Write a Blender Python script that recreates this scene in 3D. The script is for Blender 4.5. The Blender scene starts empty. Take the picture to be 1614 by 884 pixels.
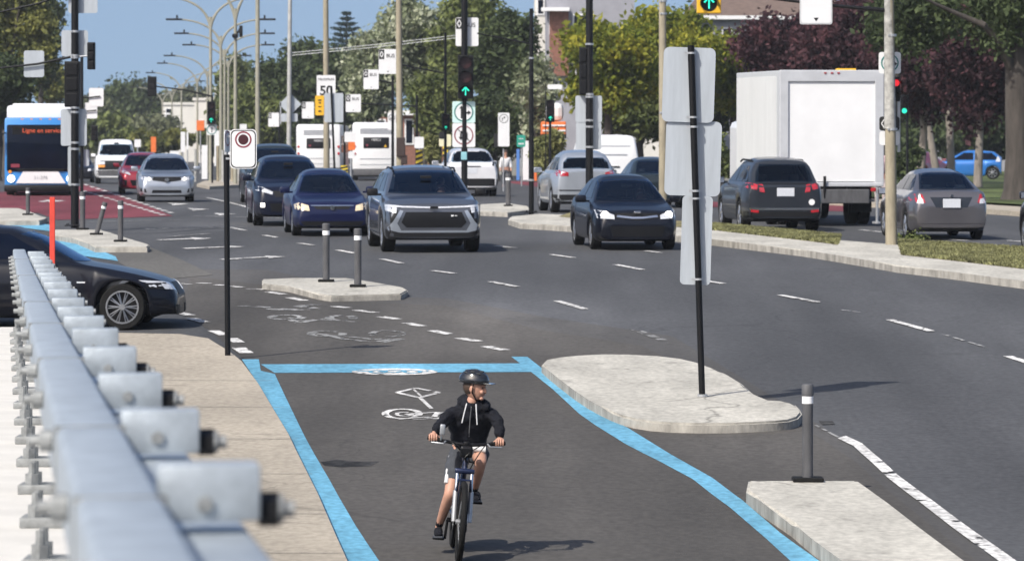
import bpy, bmesh, math, random
import numpy as np
from mathutils import Vector, Matrix
from mathutils.bvhtree import BVHTree
R = math.radians
SC = bpy.context.scene
COL = SC.collection
random.seed(7)

# ---------------------------------------------------------------- camera, sky, sun, exposure
F, CX, HY, HC = 6800.0, 807.0, 228.0, 2.0      # focal length in photo pixels, principal point, eye height
cam_d = bpy.data.cameras.new('camera'); cam = bpy.data.objects.new('camera', cam_d); COL.objects.link(cam)
cam.location = (0, 0, HC); cam.rotation_euler = (R(90), 0, 0)
cam_d.sensor_width = 36; cam_d.lens = 36 * F / 1614; cam_d.shift_y = -(442 - HY) / 1614
cam_d.clip_start = 0.5; cam_d.clip_end = 9000
cam_d.dof.use_dof = True; cam_d.dof.focus_distance = 47; cam_d.dof.aperture_fstop = 6.5
SC.camera = cam
AZ, EL = R(51), R(46)
SUN = Vector((math.cos(AZ) * math.cos(EL), math.sin(AZ) * math.cos(EL), -math.sin(EL)))   # light travels this way
wd = bpy.data.worlds.new('World'); SC.world = wd; wd.use_nodes = True
nt = wd.node_tree; bg = nt.nodes['Background']
sky = nt.nodes.new('ShaderNodeTexSky'); sky.sky_type = 'NISHITA'; sky.sun_disc = False
sky.sun_elevation = EL; sky.sun_rotation = math.atan2(-SUN.x, -SUN.y)
sky.air_density = 1.0; sky.dust_density = 3.8; sky.ozone_density = 2.9; sky.altitude = 100
tc = nt.nodes.new('ShaderNodeTexCoord'); mp = nt.nodes.new('ShaderNodeVectorMath'); mp.operation = 'ADD'
mp.inputs[1].default_value = (0, 0, 0.16)
nt.links.new(tc.outputs['Generated'], mp.inputs[0]); nt.links.new(mp.outputs[0], sky.inputs[0])
nt.links.new(sky.outputs[0], bg.inputs[0]); bg.inputs[1].default_value = 0.138
sl = bpy.data.lights.new('sun', 'SUN'); sl.energy = 4.2; sl.angle = R(0.55); sl.color = (1.0, 0.95, 0.87)
so = bpy.data.objects.new('sun', sl); COL.objects.link(so); so.rotation_euler = SUN.to_track_quat('-Z', 'Y').to_euler()
SC.view_settings.view_transform = 'Standard'; SC.view_settings.look = 'None'; SC.view_settings.exposure = 0.22
SC.render.engine = 'CYCLES'; SC.cycles.use_denoising = True; SC.cycles.max_bounces = 5
SC.cycles.diffuse_bounces = 2; SC.cycles.glossy_bounces = 3; SC.cycles.transmission_bounces = 3; SC.cycles.transparent_max_bounces = 6

# ---------------------------------------------------------------- ground profile (the road climbs out of an underpass)
_tab = [(0, 3.75), (28, 3.68), (36.5, 3.55), (44, 3.38), (51, 3.1), (57, 2.86), (64, 2.58), (72, 2.33), (83, 2.13), (92, 2.04), (105, 1.94),
        (115, 1.86), (135, 1.79), (160, 1.78), (260, 1.95), (400, 2.0), (9000, 2.0)]
_tx = np.array([a for a, b in _tab]); _ty = np.array([b for a, b in _tab])
NODES = [0.0, 5, 10, 16, 22] + list(np.arange(26, 166, 4.0)) + [180, 200, 230, 260, 300, 350, 400, 9000]
def _sm(y):
    if y > 300: return float(np.interp(y, _tx, _ty))
    k = np.linspace(-8, 8, 17); w = np.exp(-(k / 4.5) ** 2)
    return float((np.interp(np.clip(y + k, 0, 9000), _tx, _ty) * w).sum() / w.sum())
_nx = np.array(NODES); _ny = np.array([_sm(y) for y in NODES])
def heff(Y): return float(np.interp(Y, _nx, _ny))
def zg(Y): return HC - heff(Y)
def G(px, py, h=0.0):
    """ground point (or point h above the ground) seen at a photo pixel"""
    lo, hi = 4.0, 3000.0
    for _ in range(50):
        m = (lo + hi) / 2
        if HY + F * (heff(m) - h) / m > py: lo = m
        else: hi = m
    return Vector(((px - CX) / F * lo, lo, zg(lo) + h))
def W(px, py, Y): return Vector(((px - CX) / F * Y, Y, HC - (py - HY) / F * Y))
def base(px, Y): return Vector(((px - CX) / F * Y, Y, zg(Y)))
def S(Y): return F / Y

# ---------------------------------------------------------------- materials
def mat(name, col, rough=0.6, metal=0.0, var=0.0, scale=3.0, bump=0.0, bscale=30.0, coat=0.0, emit=None, es=1.0, stretch=(1, 1, 1), dark=None, spec=0.5, coords='Object', alpha=None):
    m = bpy.data.materials.new(name); m.use_nodes = True
    n = m.node_tree.nodes; l = m.node_tree.links; b = n['Principled BSDF']
    c4 = (*col, 1)
    b.inputs['Base Color'].default_value = c4; b.inputs['Roughness'].default_value = rough; b.inputs['Metallic'].default_value = metal
    b.inputs['Specular IOR Level'].default_value = spec
    if coat: b.inputs['Coat Weight'].default_value = coat; b.inputs['Coat Roughness'].default_value = 0.04
    if emit: b.inputs['Emission Color'].default_value = (*emit, 1); b.inputs['Emission Strength'].default_value = es
    if var or bump:
        t = n.new('ShaderNodeTexCoord'); mp = n.new('ShaderNodeMapping'); mp.inputs['Scale'].default_value = stretch
        l.new(t.outputs[coords], mp.inputs[0])
    if var:
        nz = n.new('ShaderNodeTexNoise'); nz.inputs['Scale'].default_value = scale; nz.inputs['Detail'].default_value = 6; nz.inputs['Roughness'].default_value = 0.65
        cr = n.new('ShaderNodeValToRGB'); cr.color_ramp.elements[0].position = 0.3; cr.color_ramp.elements[1].position = 0.7
        d = dark or tuple(x * (1 - var) for x in col)
        cr.color_ramp.elements[0].color = (*d, 1); cr.color_ramp.elements[1].color = (*[min(1, x * (1 + var * 0.6)) for x in col], 1)
        l.new(mp.outputs[0], nz.inputs[0]); l.new(nz.outputs[0], cr.inputs[0]); l.new(cr.outputs[0], b.inputs['Base Color'])
    if bump:
        nb = n.new('ShaderNodeTexNoise'); nb.inputs['Scale'].default_value = bscale; nb.inputs['Detail'].default_value = 3
        bp = n.new('ShaderNodeBump'); bp.inputs['Strength'].default_value = bump; bp.inputs['Distance'].default_value = 0.02
        l.new(mp.outputs[0], nb.inputs[0]); l.new(nb.outputs[0], bp.inputs['Height']); l.new(bp.outputs[0], b.inputs['Normal'])
    return m
def ground_mat(name, col, streak=0.25, speck=0.25, big=0.25, sc=0.25, rough=0.85, joints=False, dust=0.0, wear=0.0, wsc=5, wsoft=.08, spots=0.0, cracks=0.0):
    """road surface: large patches, wheel-track streaks along the road, fine aggregate"""
    m = bpy.data.materials.new(name); m.use_nodes = True
    n = m.node_tree.nodes; l = m.node_tree.links; b = n['Principled BSDF']; b.inputs['Roughness'].default_value = rough
    b.inputs['Specular IOR Level'].default_value = 0.25
    g = n.new('ShaderNodeNewGeometry')
    def noise(scale, mapscale, rot=0, detail=4):
        mp = n.new('ShaderNodeMapping'); mp.inputs['Scale'].default_value = mapscale; mp.inputs['Rotation'].default_value = (0, 0, rot)
        nz = n.new('ShaderNodeTexNoise'); nz.inputs['Scale'].default_value = scale; nz.inputs['Detail'].default_value = detail
        l.new(g.outputs['Position'], mp.inputs[0]); l.new(mp.outputs[0], nz.inputs[0]); return nz.outputs[0]
    def mr(s, lo, hi):
        r = n.new('ShaderNodeMapRange'); r.inputs[1].default_value = 0.3; r.inputs[2].default_value = 0.7; r.inputs[3].default_value = lo; r.inputs[4].default_value = hi
        l.new(s, r.inputs[0]); return r.outputs[0]
    def mul(a, c):
        x = n.new('ShaderNodeMath'); x.operation = 'MULTIPLY'; l.new(a, x.inputs[0]); l.new(c, x.inputs[1]); return x.outputs[0]
    v = mul(mul(mr(noise(sc, (1, 0.35, 1), -0.12), 1 - big, 1 + big), mr(noise(0.9, (1, 0.03, 1), -0.12, 5), 1 - streak, 1 + streak)), mr(noise(14, (1, 0.5, 1), 0, 8), 1 - speck, 1 + speck))
    def ramp(s, a, b_, lo, hi):
        r = n.new('ShaderNodeMapRange'); r.inputs[1].default_value = a; r.inputs[2].default_value = b_; r.inputs[3].default_value = lo; r.inputs[4].default_value = hi; l.new(s, r.inputs[0]); return r.outputs[0]
    if dust: v = mul(mul(v, ramp(noise(0.16, (1, 0.22, 1), -0.3, 6), .50, .68, 1, 1 + dust)), ramp(noise(0.5, (1, 0.12, 1), -0.2, 5), .56, .66, 1, 1 + dust * .5))
    if dust:      # soft dusty areas the traffic does not sweep, round the islands
        for (px_, py_, rx_, ry_, am) in ((760, 492, 1.9, 8, .40), (930, 520, 2.2, 7, .38), (1250, 700, 1.5, 5, .30), (560, 515, 2.4, 8, .16), (330, 425, 1.6, 10, .5), (1000, 372, 3, 8, .2), (700, 760, 1.6, 8, .12), (300, 356, 6, 6, .2)):
            c_ = G(px_, py_); mp_ = n.new('ShaderNodeMapping'); mp_.vector_type = 'POINT'; mp_.inputs['Location'].default_value = (-c_.x / rx_, -c_.y / ry_, 0); mp_.inputs['Scale'].default_value = (1 / rx_, 1 / ry_, 0)
            l.new(g.outputs['Position'], mp_.inputs[0]); ln_ = n.new('ShaderNodeVectorMath'); ln_.operation = 'LENGTH'; l.new(mp_.outputs[0], ln_.inputs[0])
            a_ = ramp(ln_.outputs['Value'], .15, 1.25, am, 0); b_2 = ramp(noise(.7, (1, .25, 1), -.2, 5), .35, .62, .35, 1); pr = mul(a_, b_2)
            ad_ = n.new('ShaderNodeMath'); ad_.operation = 'ADD'; ad_.inputs[1].default_value = 1; l.new(pr, ad_.inputs[0]); v = mul(v, ad_.outputs[0])
    if spots: v = mul(mul(v, ramp(noise(2.2, (1, .7, 1), .4, 8), .60, .72, 1, 1 - spots)), ramp(noise(9, (1, 1, 1), .1, 3), .70, .76, 1, 1 - spots))
    if cracks:
        vo = n.new('ShaderNodeTexVoronoi'); vo.feature = 'DISTANCE_TO_EDGE'; vo.inputs['Scale'].default_value = .22
        ad = n.new('ShaderNodeVectorMath'); ad.operation = 'MULTIPLY_ADD'; nn = n.new('ShaderNodeTexNoise'); nn.inputs['Scale'].default_value = .9; nn.inputs['Detail'].default_value = 5; l.new(g.outputs['Position'], nn.inputs[0])
        l.new(nn.outputs['Color'], ad.inputs[0]); ad.inputs[1].default_value = (1.6, 1.6, 0); l.new(g.outputs['Position'], ad.inputs[2]); l.new(ad.outputs[0], vo.inputs['Vector'])
        cm = n.new('ShaderNodeMath'); cm.operation = 'MAXIMUM'; l.new(ramp(vo.outputs[0], .0015, .006, 1 - cracks, 1), cm.inputs[0]); l.new(ramp(noise(.12, (1, 1, 1), 1, 2), .46, .50, 1, 0), cm.inputs[1]); v = mul(v, cm.outputs[0])
    mx = n.new('ShaderNodeVectorMath'); mx.operation = 'SCALE'; mx.inputs[0].default_value = col; l.new(v, mx.inputs['Scale'])
    l.new(mx.outputs[0], b.inputs['Base Color'])
    bp = n.new('ShaderNodeBump'); bp.inputs['Strength'].default_value = 0.35; bp.inputs['Distance'].default_value = 0.01
    l.new(noise(60, (1, 1, 1), 0, 2), bp.inputs['Height']); l.new(bp.outputs[0], b.inputs['Normal'])
    if wear:
        ms = n.new('ShaderNodeMixShader'); tr = n.new('ShaderNodeBsdfTransparent'); l.new(ramp(noise(wsc, (1, .6, 1), .3, 9), .62 - wear * .25, .62 - wear * .25 + wsoft, 0, 1), ms.inputs[0])
        l.new(b.outputs[0], ms.inputs[1]); l.new(tr.outputs[0], ms.inputs[2]); l.new(ms.outputs[0], n['Material Output'].inputs[0])
    return m
def srgb(r, g, b): return tuple(((c / 255) / 12.92 if c / 255 < 0.04045 else ((c / 255 + 0.055) / 1.055) ** 2.4) for c in (r, g, b))
M = {}
M['asphalt'] = ground_mat('asphalt', (0.068, 0.069, 0.072), 0.16, 0.17, 0.14, dust=.22, cracks=.22)
M['asphalt_warm'] = ground_mat('asphalt_warm', (0.070, 0.065, 0.059), 0.14, 0.17, 0.16, 0.5, dust=.24, cracks=.18)
M['asphalt_blend'] = ground_mat('asphalt_blend', (0.071, 0.068, 0.065), 0.12, 0.13, 0.14, 0.5, dust=.24, cracks=.18)
M['asphalt_old'] = ground_mat('asphalt_old', (0.11, 0.105, 0.095), 0.15, 0.2, 0.2)
M['concrete'] = ground_mat('concrete', (0.38, 0.335, 0.27), 0.06, 0.15, 0.13, .8, spots=.15, cracks=.25)
M['concrete_white'] = ground_mat('concrete_white', (0.44, 0.42, 0.37), 0.08, 0.18, 0.16, 1.2, spots=.3, cracks=.4)
M['kerb_face'] = mat('kerb_face', (0.36, 0.34, 0.30), 0.9, 0, 0.5, 4, 0.4, 20, stretch=(1, 1, .4))
M['paint_white'] = ground_mat('paint_white', (0.55, 0.54, 0.52), 0.14, 0.4, 0.25, 1.5, wear=.2)
M['paint_worn'] = ground_mat('paint_worn', (0.24, 0.24, 0.235), 0.2, 0.5, 0.3, 2, wear=.5)
M['paint_blue'] = ground_mat('paint_blue', (0.13, 0.34, 0.48), 0.12, 0.22, 0.16, 1.5, spots=.14)
M['red_lane'] = ground_mat('red_lane', (0.150, 0.036, 0.046), 0.16, 0.25, 0.25, dust=.25)
M['dust'] = ground_mat('dust', (0.105, 0.101, 0.093), .2, .2, .2, wear=.55, wsc=.5, wsoft=.30)
M['black'] = mat('black', (0.005, 0.005, 0.006), 0.45, spec=.3, var=0.3, scale=6)
M['tyre'] = mat('tyre', (0.009, 0.009, 0.009), 0.85, spec=.25, var=0.4, scale=8)
M['plastic'] = mat('plastic', (0.008, 0.008, 0.009), 0.5, spec=.3, var=0.25, scale=9)
M['glass'] = mat('glass', (0.003, 0.006, 0.016), 0.05, var=0.5, scale=1.5, spec=0.14)
def seeglass():
    m = bpy.data.materials.new('window_glass'); m.use_nodes = True; n = m.node_tree.nodes; l = m.node_tree.links; n.remove(n['Principled BSDF'])
    fr = n.new('ShaderNodeFresnel'); fr.inputs[0].default_value = 1.42; tr = n.new('ShaderNodeBsdfTransparent'); tr.inputs[0].default_value = (.42, .50, .56, 1); gl = n.new('ShaderNodeBsdfGlossy'); gl.inputs['Roughness'].default_value = .04; gl.inputs[0].default_value = (.5, .72, 1, 1)
    mx = n.new('ShaderNodeMixShader'); l.new(fr.outputs[0], mx.inputs[0]); l.new(tr.outputs[0], mx.inputs[1]); l.new(gl.outputs[0], mx.inputs[2]); l.new(mx.outputs[0], n['Material Output'].inputs[0]); return m
M['seeglass'] = seeglass()
M['seat'] = mat('seat', (.035, .036, .040), .9, var=.3, scale=6)
M['chrome'] = mat('chrome', (0.7, 0.71, 0.73), 0.18, 1.0, var=0.1)
M['rim'] = mat('rim', (0.45, 0.46, 0.48), 0.3, 0.9, var=0.15)
M['lamp'] = mat('lamp', (0.75, 0.76, 0.78), 0.12, 0.3, var=0.25, scale=14, coat=1)
M['lamp_lit'] = mat('lamp_lit', (0.9, 0.9, 0.9), 0.2, emit=(1, 0.93, 0.82), es=2.2)
M['lamp_amber'] = mat('lamp_amber', (0.8, 0.3, 0.03), 0.2, var=0.2, scale=15, coat=1)
M['lamp_yellowed'] = mat('lamp_yellowed', (0.75, 0.62, 0.42), 0.15, var=0.2, scale=12, coat=1)
M['tail'] = mat('tail', (0.42, 0.02, 0.03), 0.12, var=0.35, scale=14, coat=1)
M['plate'] = mat('plate', (0.6, 0.62, 0.66), 0.5, var=0.18, scale=60)
M['white_metal'] = mat('white_metal', (0.78, 0.78, 0.78), 0.35, var=0.06, scale=1.5, coat=0.4)
M['sign_white'] = mat('sign_white', (0.72, 0.72, 0.72), 0.45, var=0.07, scale=3)
M['sign_back'] = mat('sign_back', (0.44, 0.475, 0.51), 0.5, 0.2, var=0.12, scale=1.2, stretch=(8, 8, 1))
M['alu'] = mat('alu', (0.5, 0.51, 0.52), 0.4, 0.6, var=0.15, scale=4)
M['galv'] = mat('galv', (0.43, 0.475, 0.51), 0.45, 0.3, var=0.26, scale=9, bump=0.08, bscale=40)
M['galv_dull'] = mat('galv_dull', (0.27, 0.28, 0.28), 0.6, 0.3, var=0.35, scale=14, bump=0.1)
M['post_grey'] = mat('post_grey', (0.085, 0.085, 0.09), 0.65, var=0.35, scale=8, stretch=(1, 1, .3))
M['reflector'] = mat('reflector', (0.8, 0.8, 0.8), 0.3)
M['pole_tan'] = mat('pole_tan', (0.32, 0.28, 0.20), 0.8, var=0.3, scale=5, bump=0.1, stretch=(1, 1, .3))
M['pole_pale'] = mat('pole_pale', (0.42, 0.42, 0.40), 0.6, 0.2, var=0.25, scale=5)
M['lamp_pole'] = mat('lamp_pole', (0.29, 0.28, 0.22), 0.6, var=0.2, scale=3)
M['sign_black'] = mat('sign_black', (0.01, 0.01, 0.01), 0.5)
M['sign_green'] = mat('sign_green', (0.0, 0.16, 0.14), 0.5)
M['sign_mint'] = mat('sign_mint', (0.55, 0.74, 0.70), 0.5, var=0.05)
M['sign_red'] = mat('sign_red', (0.22, 0.03, 0.05), 0.5)
M['sign_yellow'] = mat('sign_yellow', (0.75, 0.42, 0.02), 0.5, var=0.08)
M['sign_orange'] = mat('sign_orange', (0.72, 0.16, 0.03), 0.5, var=0.15)
M['green_light'] = mat('green_light', (0.05, 0.4, 0.3), 0.4, emit=(0.03, 0.9, 0.6), es=1.1)
M['red_light'] = mat('red_light', (0.5, 0.03, 0.03), 0.4, emit=(1, 0.03, 0.05), es=.8)
M['red_dim'] = mat('red_dim', (0.03, 0.008, 0.008), 0.4)
M['led'] = mat('led', (0.4, 0.06, 0.02), 0.5, emit=(1.0, 0.17, 0.08), es=0.35)
M['orange_post'] = mat('orange_post', (0.60, 0.05, 0.03), 0.6, var=0.2)
M['truck_frame'] = mat('truck_frame', (0.52, 0.53, 0.55), 0.45, 0.1, var=0.1, scale=3)
M['brick'] = mat('brick', (0.22, 0.10, 0.07), 0.9, var=0.35, scale=6)
M['beige'] = mat('beige', (0.62, 0.60, 0.55), 0.85, var=0.1, scale=0.6)
M['grey_wall'] = mat('grey_wall', (0.28, 0.28, 0.31), 0.85, var=0.15, scale=1)
M['roof_brown'] = mat('roof_brown', (0.15, 0.105, 0.085), 0.9, var=0.3, scale=3)
M['bark'] = mat('bark', (0.065, 0.055, 0.047), 0.95, var=0.5, scale=4, bump=0.8, bscale=9, stretch=(1, 1, 0.2))
M['bark_pale'] = mat('bark_pale', (0.24, 0.21, 0.18), 0.95, var=0.4, scale=5, bump=0.5, bscale=9, stretch=(1, 1, .3))
def paint(name, col, metal=0.35, rough=0.32): 
    dk = max(col) < 0.1
    M[name] = mat(name, col, rough, 0.0 if dk else metal, var=0.12, scale=1.2, coat=0.45 if dk else 0.9, spec=0.2 if dk else 0.5); return M[name]

# ---------------------------------------------------------------- object helpers
def link(name, bm, m, parent=None, smooth=None):
    me = bpy.data.meshes.new(name)
    if isinstance(bm, bmesh.types.BMesh):
        bmesh.ops.recalc_face_normals(bm, faces=bm.faces) if smooth != 'raw' else None
        bm.to_mesh(me); bm.free()
    else: me = bm
    if m: me.materials.append(M[m] if isinstance(m, str) else m)
    o = bpy.data.objects.new(name, me); COL.objects.link(o)
    if parent: o.parent = parent
    if smooth and smooth != 'raw': shade(me, smooth)
    return o
def shade(me, ang=40):
    me.polygons.foreach_set('use_smooth', [True] * len(me.polygons))
    bm = bmesh.new(); bm.from_mesh(me); a = R(ang)
    for e in bm.edges:
        if len(e.link_faces) == 2: e.smooth = e.calc_face_angle(0) < a
    bm.to_mesh(me); bm.free()
def tag(o, label=None, cat=None, group=None, kind=None):
    if label: o['label'] = label
    if cat: o['category'] = cat
    if group: o['group'] = group
    if kind: o['kind'] = kind
    return o
def thing(name, label, cat, loc=(0, 0, 0), rz=0, group=None, rot=None):
    o = bpy.data.objects.new(name, None); COL.objects.link(o); o.location = loc; o.rotation_euler = rot or (0, 0, rz)
    o.empty_display_size = 0.2
    return tag(o, label, cat, group)
def box(bm, c, s, bev=0.0, rz=0):
    r = bmesh.ops.create_cube(bm, size=1, matrix=Matrix.Translation(c) @ Matrix.Rotation(rz, 4, 'Z') @ Matrix.Diagonal((*s, 1)))
    if bev:
        es = list({e for v in r['verts'] for e in v.link_edges})
        bmesh.ops.bevel(bm, geom=es, offset=bev, segments=2, affect='EDGES', profile=0.5)
def cyl(bm, p0, p1, r0, r1=None, n=12):
    p0, p1 = Vector(p0), Vector(p1); d = p1 - p0; r1 = r0 if r1 is None else r1
    q = d.to_track_quat('Z', 'Y').to_matrix().to_4x4()
    bmesh.ops.create_cone(bm, cap_ends=True, segments=n, radius1=r0, radius2=max(r1, 1e-4), depth=d.length, matrix=Matrix.Translation((p0 + p1) / 2) @ q)
def tube(bm, pts, r, n=8):
    pts = [Vector(p) for p in pts]; rings = []
    rr = r if isinstance(r, (list, tuple)) else [r] * len(pts)
    prev = None
    for i, p in enumerate(pts):
        d = (pts[min(i + 1, len(pts) - 1)] - pts[max(i - 1, 0)]).normalized()
        if prev is None:
            a = d.orthogonal().normalized()
        else:
            a = (prev - d * prev.dot(d)).normalized()
        prev = a; b = d.cross(a)
        rings.append([bm.verts.new(p + (a * math.cos(2 * math.pi * k / n) + b * math.sin(2 * math.pi * k / n)) * rr[i]) for k in range(n)])
    for A, B in zip(rings, rings[1:]):
        for k in range(n): bm.faces.new((A[k], A[(k + 1) % n], B[(k + 1) % n], B[k]))
    bm.faces.new(rings[0][::-1]); bm.faces.new(rings[-1])
def lathe(bm, prof, n=20, axis='Z', c=(0, 0, 0), caps=True):
    c = Vector(c); rings = []
    for r, h in prof:
        ring = []
        for k in range(n):
            a = 2 * math.pi * k / n; x, y = r * math.cos(a), r * math.sin(a)
            v = {'Z': (x, y, h), 'X': (h, x, y), 'Y': (x, h, y)}[axis]
            ring.append(bm.verts.new(c + Vector(v)))
        rings.append(ring)
    for A, B in zip(rings, rings[1:]):
        for k in range(n): bm.faces.new((A[k], A[(k + 1) % n], B[(k + 1) % n], B[k]))
    if caps: bm.faces.new(rings[0][::-1]); bm.faces.new(rings[-1])
def bez(p0, p1, p2, n=8):
    p0, p1, p2 = Vector(p0), Vector(p1), Vector(p2)
    return [p0 * (1 - t) ** 2 + p1 * 2 * t * (1 - t) + p2 * t * t for t in [i / n for i in range(n + 1)]]
def ngon(bm, pts):
    """planar xy polygon cut at the ground profile's rows"""
    bm.faces.new([bm.verts.new((p[0], p[1], 0)) for p in pts])
    ys = [p[1] for p in pts]
    for Yn in NODES:
        if min(ys) + 0.01 < Yn < max(ys) - 0.01:
            bmesh.ops.bisect_plane(bm, geom=bm.verts[:] + bm.edges[:] + bm.faces[:], plane_co=(0, Yn, 0), plane_no=(0, 1, 0))
def sheet_bm(polys, off):
    out = bmesh.new()
    for ip, pts in enumerate(polys):
        bm = bmesh.new(); ngon(bm, pts)
        bmesh.ops.triangulate(bm, faces=bm.faces[:])
        for v in bm.verts: v.co.z = zg(v.co.y) + off + (ip % 7) * 0.0005
        for f in bm.faces:
            if f.normal.z < 0: f.normal_flip()
        vs = {v: out.verts.new(v.co) for v in bm.verts}
        for f in bm.faces:
            try: out.faces.new([vs[v] for v in f.verts])
            except ValueError: pass
        bm.free()
    bmesh.ops.recalc_face_normals(out, faces=out.faces)
    for f in out.faces:
        f.normal_update()
        if f.normal.z < 0: f.normal_flip()
    return out
def sheet(name, polys_px, m, off=0.004, kind='structure', world=False):
    if not world: polys_px = [[G(*p) for p in poly] for poly in polys_px]
    o = link(name, sheet_bm(polys_px, off), m, None, 'raw')
    if kind: o['kind'] = kind
    return o
def dash(p0, p1, w, h=0.0):
    a, b = G(*p0, h), G(*p1, h); d = (b - a); d.z = 0; d.normalize(); n = Vector((-d.y, d.x, 0)) * w / 2
    return [a + n, b + n, b - n, a - n]
def stroke(pts, w, closed=False):
    P = [Vector(G(*p)) for p in pts]; 
    for p in P: p.z = 0
    if closed: P.append(P[0])
    return [[a + n, b + n, b - n, a - n] for a, b in zip(P, P[1:]) for n in [Vector((-(b - a).y, (b - a).x, 0)).normalized() * w / 2]]
def slab(name, pts, m, h=0.12, bev=0.02, kind='structure', world=False, face=None, drop=None):
    """raised kerbed area: pts are the photo positions of its TOP edge"""
    P = pts if world else [G(*p, h) for p in pts]
    # smooth the outline a little with Chaikin cuts
    bm = bmesh.new(); ngon(bm, P)
    for v in bm.verts: v.co.z = zg(v.co.y) + h
    for f in bm.faces: f.normal_update(); 
    for f in bm.faces:
        if f.normal.z < 0: f.normal_flip()
    be = [e for e in bm.edges if len(e.link_faces) == 1]
    r = bmesh.ops.extrude_edge_only(bm, edges=be)
    for v in r['geom']:
        if isinstance(v, bmesh.types.BMVert): v.co.z -= (drop or h + 0.05)
    top = [e for e in be if e.is_valid]
    if bev: bmesh.ops.bevel(bm, geom=top, offset=bev, segments=2, affect='EDGES', clamp_overlap=True)
    o = link(name, bm, m, None, 35)
    if face:
        o.data.materials.append(M[face])
        for p in o.data.polygons:
            if abs(p.normal.z) < 0.4: p.material_index = 1
    if kind: o['kind'] = kind
    return o
def chaikin(P, n=2, closed=True):
    for _ in range(n):
        Q = []
        for i in range(len(P) if closed else len(P) - 1):
            a, b = P[i], P[(i + 1) % len(P)]
            Q += [tuple(a[k] * .75 + b[k] * .25 for k in range(2)), tuple(a[k] * .25 + b[k] * .75 for k in range(2))]
        P = Q
    return P
def dup_tree(root, loc, rot=None, label=None, group=None, scale=None):
    r = root.copy(); COL.objects.link(r); r.location = loc
    if rot is not None: r.rotation_euler = rot
    if scale: r.scale = scale
    if label: r['label'] = label
    if group: r['group'] = group
    for ch in list(root.children):
        c = ch.copy(); COL.objects.link(c); c.parent = r
        for g in list(ch.children):
            d = g.copy(); COL.objects.link(d); d.parent = c
    return r
# ================================================================ SETTING: ground
bm = bmesh.new(); xs = [-2500, -400, -120, -60, -30, -15, 0, 15, 30, 60, 120, 400, 2500]
rows = [[bm.verts.new((x, y, zg(y))) for x in xs] for y in NODES]
for A, B in zip(rows, rows[1:]):
    for k in range(len(xs) - 1): bm.faces.new((A[k], A[k + 1], B[k + 1], B[k]))
tag(link('road', bm, 'asphalt', None, 40), kind='structure')
bm = bmesh.new(); xs2 = list(range(-700, 701, 100)); hr = [[bm.verts.new((x, y, -4 + h + 5 * math.sin(x * .013 + y))) for x in xs2] for y, h in ((-70, 0), (-85, 12), (-110, 22), (-160, 30), (-320, 34))]
for A, B in zip(hr, hr[1:]):
    for k in range(len(xs2) - 1): bm.faces.new((A[k], A[k + 1], B[k + 1], B[k]))
tag(link('added_reflection_backdrop', bm, mat('dark_backdrop', (0.03, 0.04, 0.015), 0.95, var=0.6, scale=0.1, bump=1, bscale=0.5), None, 60), kind='structure')  # unseen dark slope behind the camera, added to darken reflections in the cars
sheet('road_edge_wear', [[(384, 566), (330, 520), (262, 480), (250, 425), (420, 425), (600, 468), (700, 470), (860, 500), (1060, 530), (1230, 632), (1325, 690), (1365, 722),
                     (1450, 790), (1590, 900), (1680, 985), (600, 985), (545, 884)]], 'asphalt_blend', 0.003)
sheet('bike_lane', [[(384, 566), (330, 520), (286, 492), (300, 436), (420, 450), (560, 476), (700, 482), (850, 520), (1010, 545), (1210, 640), (1292, 690), (1345, 725),
                     (1420, 790), (1560, 900), (1650, 985), (600, 985), (545, 884)]], 'asphalt_warm', 0.006)
sheet('tar_patch', [[(505, 729), (530, 725), (560, 728), (598, 728), (585, 735), (540, 737), (512, 735)], [(1290, 664), (1312, 664), (1316, 669), (1296, 670)]], ground_mat('tar', (0.035, 0.034, 0.033), .3, .5, .6, 3), 0.0085)
DUSTP = [[(600, 466), (760, 468), (900, 490), (1060, 522), (1150, 570), (1000, 552), (860, 560), (760, 510), (640, 490)], [(1010, 690), (1170, 690), (1280, 690), (1350, 720), (1350, 752), (1170, 752), (1090, 725)],
    [(640, 455), (700, 452), (790, 480), (690, 478)], [(240, 395), (300, 398), (410, 430), (405, 445), (310, 425)], [(350, 470), (560, 500), (780, 560), (420, 562)], [(1350, 720), (1420, 760), (1560, 880), (1530, 884), (1400, 780)],
    [(130, 350), (480, 345), (520, 352), (480, 362), (140, 366)], [(800, 358), (900, 366), (1120, 392), (1400, 432), (1614, 470), (1614, 452), (1400, 424), (1120, 388), (900, 362)]]
sheet('tar_line', stroke([(190, 369), (225, 368.5), (262, 367), (300, 363.5), (345, 360), (400, 358.5), (470, 355), (540, 350)], .07) + [], M.get('tar') or mat('tar_seal', (.03, .03, .03), .6, var=.3), 0.0105, world=True)
sheet('old_road_patch', [[(148, 394), (238, 391), (290, 412), (335, 434), (250, 442), (205, 424)]], 'asphalt_old', 0.0095)
sheet('red_bus_lane', [[(-60, 306), (118, 298), (134, 290), (170, 301), (215, 318), (272, 341), (90, 347), (60, 336), (-60, 330)],
                       [(800, 286), (960, 290), (960, 303), (862, 297), (806, 289)],
                       [(1100, 318), (1340, 325), (1340, 334), (1100, 326)]], 'red_lane', 0.0075)
WH, WN = [], []      # fresh and worn white paint
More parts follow.
